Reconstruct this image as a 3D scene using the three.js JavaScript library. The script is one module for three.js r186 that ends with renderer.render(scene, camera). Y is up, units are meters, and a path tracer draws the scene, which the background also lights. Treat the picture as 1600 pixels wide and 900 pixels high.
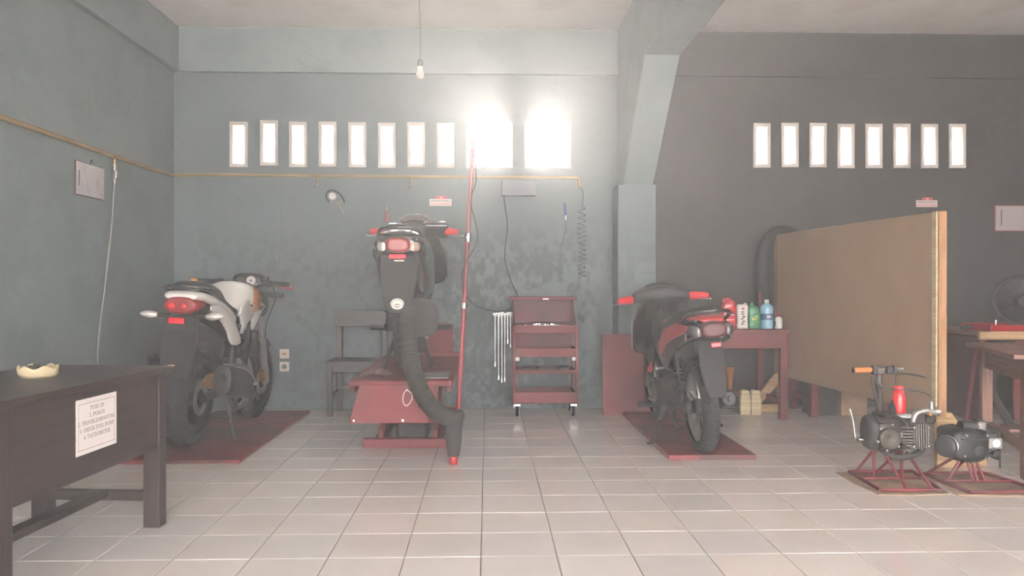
import * as THREE from 'three';
import { RoundedBoxGeometry } from 'three/addons/geometries/RoundedBoxGeometry.js';
import { mergeGeometries, mergeVertices } from 'three/addons/utils/BufferGeometryUtils.js';

// ---------------------------------------------------------------- camera, light, exposure
const scene = new THREE.Scene();
const camera = new THREE.PerspectiveCamera(39.92, 16 / 9, 0.05, 200);
camera.position.set(0, 1.07, 0);
camera.rotation.set(THREE.MathUtils.degToRad(-0.23), THREE.MathUtils.degToRad(-1.757), 0, 'YXZ');
const renderer = new THREE.WebGLRenderer();
renderer.toneMapping = THREE.LinearToneMapping;
renderer.toneMappingExposure = 1.36;
renderer.shadowMap.enabled = true;
{ // overcast sky: three times as bright at the zenith as at the horizon
  const W = 8, H = 64, d = new Float32Array(W * H * 4), zenith = 55;
  for (let y = 0; y < H; y++) for (let x = 0; x < W; x++) { const e = ((y + 0.5) / H - 0.5) * Math.PI, L = (zenith * (1 + 2 * Math.max(0, Math.sin(e)))) / 3; d.set([L, L * 0.985, L * 0.985, 1], (y * W + x) * 4); }
  const t = new THREE.DataTexture(d, W, H, THREE.RGBAFormat, THREE.FloatType); t.mapping = THREE.EquirectangularReflectionMapping; t.magFilter = t.minFilter = THREE.LinearFilter; t.needsUpdate = true;
  scene.background = t;
}
const sun = new THREE.DirectionalLight(0xfff6ee, 380);             // low hazy sun straight behind the vent windows
sun.position.set(0.28 * 6, 1.2 + 1.1 * 6, -6.87 * 6);
sun.target.position.set(0, 1.2, 0);
sun.castShadow = true; sun.shadow.radius = 5.5;
Object.assign(sun.shadow.camera, { left: -8, right: 8, top: 6, bottom: -6, near: 1, far: 80 });
scene.add(sun, sun.target);
scene.fog = new THREE.FogExp2(new THREE.Color().setRGB(1, 0.985, 0.975), 0.026);   // dusty workshop air

// ---------------------------------------------------------------- helpers
let seed = 7;
const rnd = () => { seed = (seed * 1664525 + 1013904223) >>> 0; return seed / 4294967296; };
const rr = (a, b) => a + (b - a) * rnd();
const V = (x, y, z) => new THREE.Vector3(x, y, z);
const used = {};
const numbered = (n) => { const k = (used[n] = (used[n] ?? -1) + 1); return k ? n + '_' + String(k).padStart(3, '0') : n; };
function clean(g) {
  g = g.index ? g.toNonIndexed() : g;
  for (const k of Object.keys(g.attributes)) if (!['position', 'normal', 'uv'].includes(k)) g.deleteAttribute(k);
  if (!g.attributes.normal) g.computeVertexNormals();
  if (!g.attributes.uv) g.setAttribute('uv', new THREE.BufferAttribute(new Float32Array(g.attributes.position.count * 2), 2));
  g.morphAttributes = {}; g.clearGroups();
  return g;
}
function metreUV(g) {                                   // uv in metres from the face's main direction
  const p = g.attributes.position, n = g.attributes.normal, uv = g.attributes.uv;
  for (let i = 0; i < p.count; i++) {
    const f = i - (i % 3), ax = Math.abs(n.getX(f)), ay = Math.abs(n.getY(f)), az = Math.abs(n.getZ(f));
    if (ax > ay && ax > az) uv.setXY(i, p.getZ(i), p.getY(i));
    else if (ay > az) uv.setXY(i, p.getZ(i), p.getX(i));
    else uv.setXY(i, p.getX(i), p.getY(i));
  }
  return g;
}
function obj(name, geos, mat, parent, keepUV) {
  let g = [].concat(geos).map(clean);
  g = g.length > 1 ? mergeGeometries(g, false) : g[0];
  if (!keepUV) metreUV(g);
  const m = new THREE.Mesh(g, mat);
  m.castShadow = m.receiveShadow = true;
  m.name = parent ? name : numbered(name);
  (parent ?? scene).add(m);
  return m;
}
function tag(o, label, category, group) { o.userData.label = label; o.userData.category = category; if (group) o.userData.group = group; return o; }
function thing(name, label, category, p = [0, 0, 0], ry = 0, group) {
  const o = new THREE.Group(); o.name = numbered(name); o.position.set(...p); o.rotation.y = ry; scene.add(o);
  return tag(o, label, category, group);
}
function struct(name, geos, mat, parent) { const m = obj(name, geos, mat, parent); if (!parent) m.userData.kind = 'structure'; return m; }
function copyOf(o, label, p, ry, group) {
  const c = o.clone(); c.name = numbered(o.name.replace(/_\d{3}$/, '')); c.userData = { ...o.userData }; scene.add(c);
  if (label) c.userData.label = label;
  if (p) c.position.set(...p);
  if (ry !== undefined) c.rotation.y = ry;
  if (group) c.userData.group = group;
  return c;
}
const M4 = new THREE.Matrix4(), EU = new THREE.Euler(), QT = new THREE.Quaternion();
function T(g, p = [0, 0, 0], r = [0, 0, 0], s = [1, 1, 1]) { return g.applyMatrix4(M4.compose(V(...p), QT.setFromEuler(EU.set(...r)), V(...s))); }
const bx = (w, h, d, p = [0, 0, 0], r = [0, 0, 0], rad = 0.004) => T(new RoundedBoxGeometry(w, h, d, 1, Math.min(rad, w * 0.45, h * 0.45, d * 0.45)), p, r);
function rod(a, b, r1, r2 = r1, n = 12) {
  const A = V(...a), d = V(...b).sub(A), L = d.length();
  const g = new THREE.CylinderGeometry(r2, r1, L, n); g.translate(0, L / 2, 0);
  g.applyQuaternion(new THREE.Quaternion().setFromUnitVectors(V(0, 1, 0), d.normalize())); g.translate(...a); return g;
}
const tube = (pts, r, seg = pts.length * 6, n = 8, closed = false, tension = 0.5) => new THREE.TubeGeometry(new THREE.CatmullRomCurve3(pts.map((q) => V(...q)), closed, 'catmullrom', tension), seg, r, n, closed);
function capped(pts, r, seg, n) { return [tube(pts, r, seg, n), T(new THREE.SphereGeometry(r, n ?? 8, 6), pts[0]), T(new THREE.SphereGeometry(r, n ?? 8, 6), pts[pts.length - 1])]; }
const lathe = (prof, n = 24) => new THREE.LatheGeometry(prof.map(([a, b]) => new THREE.Vector2(Math.max(a, 0), b)), n);
const ball = (r, p, s = [1, 1, 1], n = 16) => T(new THREE.SphereGeometry(r, n, Math.ceil(n * 0.7)), p, [0, 0, 0], s);
function ext(pts, depth, bevel = 0.003, holes = []) {    // XY outline, thickness centred on z
  const s = new THREE.Shape(pts.map((q) => new THREE.Vector2(...q)));
  for (const h of holes) s.holes.push(new THREE.Path(h.map((q) => new THREE.Vector2(...q))));
  const g = new THREE.ExtrudeGeometry(s, { depth: depth - 2 * bevel, bevelEnabled: bevel > 0, bevelThickness: bevel, bevelSize: bevel, bevelOffset: -bevel, bevelSegments: 1, curveSegments: 6 });
  g.translate(0, 0, -(depth - 2 * bevel) / 2); return g;
}
const extZY = (pts, w, x = 0, bevel = 0.003) => { const g = ext(pts, w, bevel); g.applyMatrix4(new THREE.Matrix4().set(0, 0, 1, x, 0, 1, 0, 0, 1, 0, 0, 0, 0, 0, 0, 1)); const ix = g.index; flip(g); return g; };
function flip(g) { const a = g.attributes; for (const k of Object.keys(a)) { const A = a[k], s = A.itemSize; for (let i = 0; i < A.count; i += 3) for (let c = 0; c < s; c++) { const t = A.array[(i + 1) * s + c]; A.array[(i + 1) * s + c] = A.array[(i + 2) * s + c]; A.array[(i + 2) * s + c] = t; } } return g; }
// a body lofted along z (or another axis): sections [z, cx, cy, halfWidth, halfHeight, exponent, taper]
function loft(secs, n = 28, axis = 'z') {
  const P = [], I = [];
  const curve = (k, t) => { // Catmull-Rom through the sections
    const N = secs.length, f = t * (N - 1), i = Math.min(Math.floor(f), N - 2), u = f - i, at = (j) => secs[Math.max(0, Math.min(N - 1, j))][k] ?? (k === 5 ? 2.3 : 0);
    const a = at(i - 1), b = at(i), c = at(i + 1), d = at(i + 2);
    return 0.5 * (2 * b + (c - a) * u + (2 * a - 5 * b + 4 * c - d) * u * u + (3 * b - a - 3 * c + d) * u * u * u);
  };
  const R = (secs.length - 1) * 4 + 1;
  for (let j = 0; j < R; j++) {
    const t = j / (R - 1), [z, x, y, w, h, e, tp] = [0, 1, 2, 3, 4, 5, 6].map((k) => curve(k, t));
    for (let i = 0; i < n; i++) {
      const a = (i / n) * Math.PI * 2, c = Math.cos(a), s = Math.sin(a), q = 2 / Math.max(e, 0.6), sy = Math.sign(s) * Math.abs(s) ** q;
      const px = x + Math.max(w, 0.0005) * Math.sign(c) * Math.abs(c) ** q * (1 + tp * sy), py = y + Math.max(h, 0.0005) * sy;
      if (axis === 'z') P.push(px, py, z); else if (axis === 'x') P.push(z, py, px); else P.push(px, z, py);
    }
  }
  for (let j = 0; j < R - 1; j++) for (let i = 0; i < n; i++) { const a = j * n + i, b = j * n + ((i + 1) % n), c = a + n, d = b + n; I.push(a, b, c, b, d, c); }
  for (const [j, f] of [[0, 0], [R - 1, 1]]) { const s0 = P.length / 3; let m = [0, 0, 0]; for (let i = 0; i < n; i++) for (let c = 0; c < 3; c++) m[c] += P[(j * n + i) * 3 + c] / n; P.push(...m); for (let i = 0; i < n; i++) { const a = j * n + i, b = j * n + ((i + 1) % n); f ? I.push(a, b, s0) : I.push(b, a, s0); } }
  const g = new THREE.BufferGeometry(); g.setAttribute('position', new THREE.Float32BufferAttribute(P, 3)); g.setIndex(I);
  // make sure the faces look outwards
  g.computeVertexNormals();
  const nn = g.attributes.normal, pp = g.attributes.position; g.computeBoundingBox(); const ctr = g.boundingBox.getCenter(V(0, 0, 0)); let dot = 0;
  for (let i = 0; i < pp.count; i++) dot += (pp.getX(i) - ctr.x) * nn.getX(i) + (pp.getY(i) - ctr.y) * nn.getY(i) + (pp.getZ(i) - ctr.z) * nn.getZ(i);
  if (dot < 0) { const ix = g.index.array; for (let i = 0; i < ix.length; i += 3) { const t = ix[i]; ix[i] = ix[i + 1]; ix[i + 1] = t; } g.computeVertexNormals(); }
  return g;
}

// ---------------------------------------------------------------- procedural textures
const hash = (x, y, s) => { let h = (x * 374761393 + y * 668265263 + s * 1274126177) | 0; h = Math.imul(h ^ (h >>> 13), 1274126177); return ((h ^ (h >>> 16)) >>> 0) / 4294967296; };
function vnoise(x, y, s, px, py) {                       // tileable value noise
  const ix = Math.floor(x), iy = Math.floor(y), fx = x - ix, fy = y - iy, u = fx * fx * (3 - 2 * fx), v = fy * fy * (3 - 2 * fy), m = (a, b) => ((a % b) + b) % b;
  const h = (a, b) => hash(m(a, px), m(b, py), s);
  return (h(ix, iy) * (1 - u) + h(ix + 1, iy) * u) * (1 - v) + (h(ix, iy + 1) * (1 - u) + h(ix + 1, iy + 1) * u) * v;
}
function fbm(u, v, fx, fy, s, oct = 4) { let a = 0, k = 0.5, t = 0; for (let o = 0; o < oct; o++) { a += k * vnoise(u * fx, v * fy, s + o, fx, fy); t += k; k *= 0.5; fx *= 2; fy *= 2; } return a / t; }
function tex(W, H, f, srgb, wm, hm) {                    // f(u, v) -> [r, g, b] 0..1 ; wm, hm: metres it covers
  const d = new Uint8Array(W * H * 4);
  for (let y = 0; y < H; y++) for (let x = 0; x < W; x++) { const c = f((x + 0.5) / W, (y + 0.5) / H), o = (y * W + x) * 4; for (let k = 0; k < 3; k++) d[o + k] = Math.max(0, Math.min(255, (c.length ? c[k] : c) * 255)); d[o + 3] = 255; }
  const t = new THREE.DataTexture(d, W, H); t.magFilter = t.minFilter = THREE.LinearFilter; t.wrapS = t.wrapT = THREE.RepeatWrapping;
  t.repeat.set(1 / wm, 1 / hm); if (srgb) t.colorSpace = THREE.SRGBColorSpace; t.needsUpdate = true; return t;
}
const hex = (h) => [(h >> 16) / 255, ((h >> 8) & 255) / 255, (h & 255) / 255];
const mix = (a, b, t) => a.map((x, i) => x + (b[i] - x) * t), ss = (a, b, x) => { const t = Math.max(0, Math.min(1, (x - a) / (b - a))); return t * t * (3 - 2 * t); };
const std = (o) => new THREE.MeshStandardMaterial(o), phys = (o) => new THREE.MeshPhysicalMaterial(o);
function wood(base, dark, s, wm = 0.6, hm = 0.6, along = 'u') {  // grain along u or v
  return tex(512, 512, (u, v) => {
    if (along === 'v') [u, v] = [v, u];
    const w = fbm(u, v, 2, 4, s, 3), g = fbm(u, v, 3, 40, s + 9, 4), r = 0.5 + 0.5 * Math.sin((v * 22 + w * 7) * 6.283);
    return mix(hex(base), hex(dark), 0.25 * r + 0.75 * ss(0.3, 0.75, g));
  }, true, wm, hm);
}
const paintTex = (c, c2, s, amt = 0.5) => tex(512, 512, (u, v) => mix(hex(c), hex(c2), amt * ss(0.35, 0.75, fbm(u, v, 5, 5, s, 5)) + 0.12 * hash(u * 512 | 0, v * 512 | 0, s)), true, 1.2, 1.2);
const bumpN = (s, fx = 24) => tex(256, 256, (u, v) => fbm(u, v, fx, fx, s, 4), false, 0.5, 0.5);
const bumpFine = bumpN(3, 40), bumpCast = bumpN(5, 64);

const M = {};
M.black = std({ color: 0x0c0c0d, roughness: 0.5 });
M.gloss = phys({ color: 0x08080a, roughness: 0.22, clearcoat: 0.8, clearcoatRoughness: 0.12 });
M.plastic = std({ color: 0x141415, roughness: 0.62 });
M.rubber = std({ color: 0x111112, roughness: 0.85, bumpMap: bumpFine, bumpScale: 0.0006 });
M.flap = std({ color: 0x1a1817, roughness: 0.8 });
M.seat = std({ color: 0x121213, roughness: 0.6, bumpMap: bumpFine, bumpScale: 0.0005 });
M.chrome = std({ color: 0xd8d8d8, roughness: 0.18, metalness: 1 });
M.steel = std({ color: 0x9b9894, roughness: 0.38, metalness: 1, bumpMap: bumpFine, bumpScale: 0.0003 });
M.alu = std({ color: 0x8a8580, roughness: 0.5, metalness: 0.85, bumpMap: bumpCast, bumpScale: 0.0006 });
M.cast = std({ color: 0x6a6560, roughness: 0.55, metalness: 0.7, map: paintTex(0xb8b0a8, 0x6d625a, 15, 0.9), bumpMap: bumpCast, bumpScale: 0.0008 });
M.darkcast = std({ color: 0x2e2c2b, roughness: 0.6, metalness: 0.4, bumpMap: bumpCast, bumpScale: 0.0008 });
M.grime = std({ color: 0x2a2624, roughness: 0.7, metalness: 0.3 });
M.white = phys({ color: 0xd9d4cc, roughness: 0.35, clearcoat: 0.5, clearcoatRoughness: 0.2 });
M.whitePaper = std({ color: 0xd9d2cf, roughness: 0.8 });
M.redPl = phys({ color: 0x9c1219, roughness: 0.35, clearcoat: 0.5, clearcoatRoughness: 0.2 });
M.redDark = std({ color: 0x3c0508, roughness: 0.5 });
M.redLens = std({ color: 0x6e050a, roughness: 0.4 });
M.reflector = std({ color: 0xff2030, roughness: 0.25, emissive: 0x000000 });
M.clearLens = phys({ color: 0xcfc8c0, roughness: 0.12, metalness: 0.25, clearcoat: 1 });
M.beige = phys({ color: 0xa08a78, roughness: 0.25, clearcoat: 0.6 });
M.amber = std({ color: 0xc06a28, roughness: 0.3 });
M.gold = std({ color: 0xb87c3c, roughness: 0.4, metalness: 0.6 });
M.caliper = std({ color: 0x7a5634, roughness: 0.5, metalness: 0.5 });
M.orange = std({ color: 0xb0601f, roughness: 0.55 });
M.redGrip = std({ color: 0xb01c24, roughness: 0.6 });
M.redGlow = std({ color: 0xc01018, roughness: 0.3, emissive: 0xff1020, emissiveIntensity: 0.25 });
M.redPaint = std({ map: paintTex(0x652024, 0x4c191c, 21, 0.5), roughness: 0.65, bumpMap: bumpFine, bumpScale: 0.0003 });
M.redWood = std({ map: paintTex(0x661e22, 0x4a171a, 23, 0.6), roughness: 0.6, bumpMap: bumpFine, bumpScale: 0.0005 });
M.redMat = std({ map: paintTex(0x6a1c20, 0x3a1514, 25, 1.1), roughness: 0.55, bumpMap: bumpFine, bumpScale: 0.0004 });
M.redDeep = std({ map: paintTex(0x551419, 0x380f12, 27, 0.7), roughness: 0.6 });
M.redTube = std({ map: paintTex(0x701a22, 0x481618, 29, 0.7), roughness: 0.5 });
M.darkWood = std({ map: wood(0x2e1e1b, 0x160e0c, 31, 0.7, 0.7), roughness: 0.45, bumpMap: bumpFine, bumpScale: 0.0003 });
M.darkWoodV = std({ map: wood(0x2e1e1b, 0x160e0c, 32, 0.7, 0.7, 'v'), roughness: 0.45 });
M.brownWood = std({ map: wood(0x7d4a32, 0x54301f, 33, 0.6, 0.6), roughness: 0.5 });
M.brownWoodV = std({ map: wood(0x7d4a32, 0x54301f, 34, 0.6, 0.6, 'v'), roughness: 0.5 });
M.pine = std({ map: wood(0xb2956c, 0x94734e, 35, 0.5, 0.5), roughness: 0.65 });
M.pineV = std({ map: wood(0x9c7452, 0x805a3a, 36, 0.5, 0.5, 'v'), roughness: 0.65 });
M.paleWood = std({ map: wood(0xc4b494, 0xaa9876, 37, 0.5, 0.5), roughness: 0.7 });
M.mdf = std({ map: tex(512, 512, (u, v) => mix(hex(0xa68a70), hex(0x947a62), 0.7 * fbm(u, v, 6, 6, 41, 5) + 0.3 * hash(u * 512 | 0, v * 512 | 0, 42)), true, 1.1, 1.1), roughness: 0.75 });
M.card = std({ map: paintTex(0x9b8068, 0x6b5848, 43, 1.1), roughness: 0.9, bumpMap: bumpN(44, 8), bumpScale: 0.006 });
M.foam = std({ color: 0x33302f, roughness: 0.95, bumpMap: bumpFine, bumpScale: 0.002 });
M.hose = std({ color: 0x2e2b2a, roughness: 0.8 });
M.yellow = std({ map: paintTex(0xa08458, 0x826840, 45, 0.8), roughness: 0.45 });
M.cable = std({ color: 0x1b1b1c, roughness: 0.6 });
M.switch = std({ color: 0xcfc0b6, roughness: 0.5 });
M.clay = std({ map: paintTex(0xb8a888, 0x98866a, 47, 0.9), roughness: 0.8, bumpMap: bumpCast, bumpScale: 0.001 });
M.ash = std({ color: 0x3a3530, roughness: 0.95 });
M.bulb = phys({ color: 0xe8e2da, roughness: 0.4, transmission: 0.35, thickness: 0 });
M.bulbBase = std({ color: 0xd8d2ca, roughness: 0.5 });
M.socket = std({ color: 0x55575a, roughness: 0.6 });
M.rag = std({ color: 0x7e5030, roughness: 0.95, bumpMap: bumpFine, bumpScale: 0.003 });
M.greyRag = std({ color: 0x6a5550, roughness: 0.95, bumpMap: bumpFine, bumpScale: 0.003 });
M.redBright = phys({ color: 0xd81a1e, roughness: 0.35, clearcoat: 0.3 });
M.blackcast = std({ color: 0x161617, roughness: 0.5, metalness: 0.3, bumpMap: bumpCast, bumpScale: 0.0008 });
M.greyBox = std({ color: 0x6a6c74, roughness: 0.6 });
M.bluePl = std({ color: 0x3a4a80, roughness: 0.5 });
M.hosePale = std({ color: 0x8a8884, roughness: 0.6 });
M.hoseGrey = std({ color: 0x5a6266, roughness: 0.6 });
M.smoke = std({ color: 0x5c585a, roughness: 0.25, metalness: 0.3 });
M.oldPaper = std({ color: 0x9c9290, roughness: 0.6 });
M.ventHose = std({ color: 0x161515, roughness: 0.75 });
M.fin = std({ color: 0x77716c, roughness: 0.6, metalness: 0.5 });
M.dullOrange = std({ color: 0x80481f, roughness: 0.7 });
M.sleeve = phys({ color: 0xd9d0d2, roughness: 0.22, clearcoat: 0.8, clearcoatRoughness: 0.08, bumpMap: bumpN(49, 4), bumpScale: 0.02 });

// ---------------------------------------------------------------- the room
const XL = -2.68, XR = 5.8, ZB = -6.87, ZF = 3.4, HC = 3.27;
const stainAt = (X, Y) => {                              // damp marks and scuffs on the lower back wall
  const u = (X + 3) / 10, v = Y / 5;
  const n = fbm(u, v, 70, 30, 51, 5), n2 = fbm(u, v, 240, 90, 57, 4), big = fbm(u, v, 14, 7, 61, 3);
  const low = ss(1.75, 1.2, Y), dense = ss(-1.2, -0.1, X) * ss(1.0, 0.75, X) * 0.6 + 0.4;
  return low * ss(0.5, 0.66, n * 0.45 + n2 * 0.55 + (big - 0.5) * 0.55 + 0.05 * dense) * (0.4 + 0.6 * n2) * dense;
};
function wallTex(c, c2, dk, s, stains, W = 2048, H = 1024) {
  const t = tex(W, H, (u, v) => {
    const X = XL + u * (1.3 - XL), Y = v * HC, p = mix(hex(c), hex(c2), ss(0.3, 0.75, fbm(u, v, 8, 6, s, 5)) * 0.8 + 0.1 * hash(u * W | 0, v * H | 0, s));
    return stains ? mix(p, hex(dk), 0.8 * stainAt(X, Y)) : p;
  }, true, 1.3 - XL, HC);
  t.wrapS = t.wrapT = THREE.ClampToEdgeWrapping; t.offset.set(-XL / (1.3 - XL), 0);
  return t;
}
const plaster = bumpN(53, 10);
M.wallStain = std({ map: wallTex(0x606a6c, 0x586265, 0x353b3e, 55, true), roughness: 0.7, bumpMap: plaster, bumpScale: 0.003 });
M.wallBlue = std({ map: paintTex(0x798483, 0x6f7a79, 59, 0.8), roughness: 0.6, bumpMap: plaster, bumpScale: 0.003 });
M.wallGrey = std({ map: paintTex(0x2e2a28, 0x272422, 63, 0.8), roughness: 0.7, bumpMap: plaster, bumpScale: 0.003 });
M.ceil = std({ map: paintTex(0xf6f1ed, 0xeee7e2, 65, 0.8), roughness: 0.85, bumpMap: plaster, bumpScale: 0.002 });
M.frameW = std({ color: 0xd8cfc8, roughness: 0.6 });
M.grout = std({ color: 0x6b625c, roughness: 0.9 });
M.concrete = std({ map: paintTex(0xe2ded8, 0xd4d0ca, 67, 1), roughness: 0.9 });

M.whitewash = std({ color: 0xd8d2c8, roughness: 0.9 });
// floor slab with its tiles
const floor = struct('floor', bx(XR - XL + 0.4, 0.12, ZF - ZB + 0.4, [(XL + XR) / 2, -0.0635, (ZF + ZB) / 2], [0, 0, 0], 0.002), M.grout);
{
  const tones = [0xe2d8d2, 0xded4ce, 0xe5dbd5, 0xddd5d1, 0xe3d7cf].map((c, i) => std({ map: paintTex(c, c - 0x0a0a0a, 71 + i, 0.7), roughness: 0.2 }));
  const tileGeo = (w, d) => {                            // chamfered slab: top, four chamfers, four sides
    const c = 0.0022, h = 0.008, a = w / 2, b = d / 2, P = [], q = (A, B, C, D) => P.push(...A, ...B, ...C, ...A, ...C, ...D);
    const t = [[-a + c, 0, -b + c], [-a + c, 0, b - c], [a - c, 0, b - c], [a - c, 0, -b + c]], m = [[-a, -c * 0.8, -b], [-a, -c * 0.8, b], [a, -c * 0.8, b], [a, -c * 0.8, -b]], l = m.map(([x, , z]) => [x, -h, z]);
    q(...t); for (let i = 0; i < 4; i++) { const j = (i + 1) % 4; q(t[i], m[i], m[j], t[j]); q(m[i], l[i], l[j], m[j]); }
    const g = new THREE.BufferGeometry(); g.setAttribute('position', new THREE.Float32BufferAttribute(P, 3)); g.computeVertexNormals(); return metreUV(clean(g));
  };
  const cells = [], S = 0.3, cache = new Map(), far = tones.map(() => []);
  for (let i = -9; i < 20; i++) for (let k = -24; k < 13; k++) {
    const x0 = Math.max(-0.027 + S * i, XL), x1 = Math.min(-0.027 + S * (i + 1), XR), z1 = Math.min(-3.12 - S * k, ZF), z0 = Math.max(-3.12 - S * (k + 1), ZB);
    if (x1 - x0 < 0.02 || z1 - z0 < 0.02) continue;
    const cx = (x0 + x1) / 2, cz = (z0 + z1) / 2, d = -cz, out = d < 2.8 || Math.abs(cx / d - 0.03) > 0.7 || (cx < -1.55 && cz > -3.9);
    cells.push({ cx, cz, w: x1 - x0 - 0.0035, d: z1 - z0 - 0.0035, key: out ? 1e3 + Math.hypot(cx, cz) : Math.hypot(cx, cz) });
  }
  cells.sort((a, b) => a.key - b.key);
  cells.forEach((c, n) => {
    const kind = Math.floor(rnd() * tones.length), key = c.w.toFixed(3) + c.d.toFixed(3);
    if (!cache.has(key)) cache.set(key, tileGeo(c.w, c.d));
    const tilt = [rr(-1, 1) * 0.0012, 0, rr(-1, 1) * 0.0012], dy = rr(-0.0006, 0.0003);
    if (n < 300) { const m = new THREE.Mesh(cache.get(key), tones[kind]); m.name = 'tile'; m.position.set(c.cx, dy, c.cz); m.rotation.set(...tilt); m.receiveShadow = m.castShadow = true; floor.add(m); }
    else far[kind].push(T(cache.get(key).clone(), [c.cx, dy, c.cz], tilt));
  });
  const all = far.filter((f) => f.length).flat();
  const m = obj('tile_field', all, tones[0], floor, true); m.userData.kind = 'stuff';
}
// the neighbour's yard wall behind the vents: its gap lets the low sun through to the last windows of the left bay
for (const [x0, x1] of [[-14, 0.1], [0.66, 14]]) struct('yard_wall', bx(x1 - x0, 3.6, 0.2, [(x0 + x1) / 2, 1.7, -9.2]), M.whitewash);
struct('ground', bx(60, 0.1, 60, [0, -0.2, 0], [0, 0, 0], 0.01), M.concrete);

// back wall in two colours, pierced by the row of vent windows
const winL = [], winR = [];
for (let i = 0; i < 12; i++) winL.push([-2.132 + 0.2527 * i + (i === 1 ? 0.006 : 0), 2.275 + (i === 1 ? 0.012 : rr(-0.004, 0.004))]);
for (let i = 0; i < 8; i++) winR.push([2.395 + 0.2483 * i, 2.29 + rr(-0.004, 0.004)]);
const rect = (x, y, w, h) => [[x - w / 2, y - h / 2], [x - w / 2, y + h / 2], [x + w / 2, y + h / 2], [x + w / 2, y - h / 2]];
function backWall(name, x0, x1, wins, mat) {
  const g = ext([[x0, -0.1], [x1, -0.1], [x1, HC + 0.1], [x0, HC + 0.1]], 0.16, 0, wins.map(([x, y]) => rect(x, y, 0.14, 0.38)));
  g.translate(0, 0, ZB - 0.08); return struct(name, g, mat);
}
backWall('wall_back', XL - 0.2, 1.25, winL, M.wallStain);
backWall('wall_back_right', 1.25, XR + 0.2, winR, M.wallGrey);
[...winL, ...winR].forEach(([x, y], i) => {
  const w = new THREE.Group(); w.name = 'window_' + (i + 1); w.position.set(x, y, ZB); w.rotation.z = rr(-0.006, 0.006); w.userData.kind = 'structure'; scene.add(w);
  const fw = 0.152, fh = 0.388, ow = 0.106, oh = 0.335;
  const fr = ext(rect(0, 0, fw, fh), 0.016, 0.003, [rect(0, 0, ow, oh)]); fr.translate(0, 0, 0.006);
  const lin = ext(rect(0, 0, 0.137, 0.377), 0.15, 0, [rect(0, 0, ow, oh)]); lin.translate(0, 0, -0.0765);
  obj('frame', fr, M.frameW, w); obj('reveal', lin, M.frameW, w);
});
struct('wall_left', bx(0.16, HC + 0.3, ZF - ZB + 0.3, [XL - 0.08, HC / 2, (ZF + ZB) / 2], [0, 0, 0], 0.002), M.wallBlue);
struct('wall_right', bx(0.16, HC + 0.3, ZF - ZB + 0.3, [XR + 0.08, HC / 2, (ZF + ZB) / 2], [0, 0, 0], 0.002), M.wallGrey);
struct('ceiling', bx(XR - XL + 0.4, 0.15, ZF - ZB + 0.4, [(XL + XR) / 2, HC + 0.075, (ZF + ZB) / 2], [0, 0, 0], 0.002), M.ceil);
struct('trim_1', bx(3.95, HC - 2.885, 0.06, [-0.72, (HC + 2.885) / 2, ZB + 0.005], [0, 0, 0], 0.006), M.wallBlue);
struct('trim_2', bx(4.6, HC - 2.885, 0.06, [3.56, (HC + 2.885) / 2, ZB - 0.005], [0, 0, 0], 0.006), M.wallGrey);
struct('trim_3', bx(0.1, HC - 2.885, ZF - ZB, [XL + 0.005, (HC + 2.885) / 2, (ZF + ZB) / 2], [0, 0, 0], 0.008), M.wallBlue);
// the portal frame: column, haunch and beam between the two bays
struct('column', [bx(0.322, 1.91, 0.3, [1.247, 0.955, -6.74], [0, 0, 0], 0.008)], M.wallStain);
struct('haunch', extZY([[-6.88, 1.9], [-6.6, 1.9], [-5.66, 2.72], [-5.62, 2.76], [-6.88, 2.76]], 0.256, 1.253, 0.006), M.wallBlue);
struct('ceiling_beam', bx(0.256, HC - 2.72 + 0.02, ZF - ZB, [1.253, (HC + 2.72 + 0.02) / 2, (ZF + ZB) / 2], [0, 0, 0], 0.008), M.wallBlue);
// the open front of the building, behind the camera: piers and a lintel
struct('wall_front', [bx(XR - XL + 0.4, HC - 2.5, 0.2, [(XL + XR) / 2, (HC + 2.5) / 2, ZF]), bx(0.7, 2.95, 0.2, [XL + 0.25, 1.4, ZF]), bx(0.5, 2.95, 0.2, [1.25, 1.4, ZF]), bx(0.7, 2.95, 0.2, [XR - 0.25, 1.4, ZF])], M.wallBlue);

const each = (name, geos, mat, parent) => geos.map((g) => obj(name, g, mat, parent));
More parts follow.
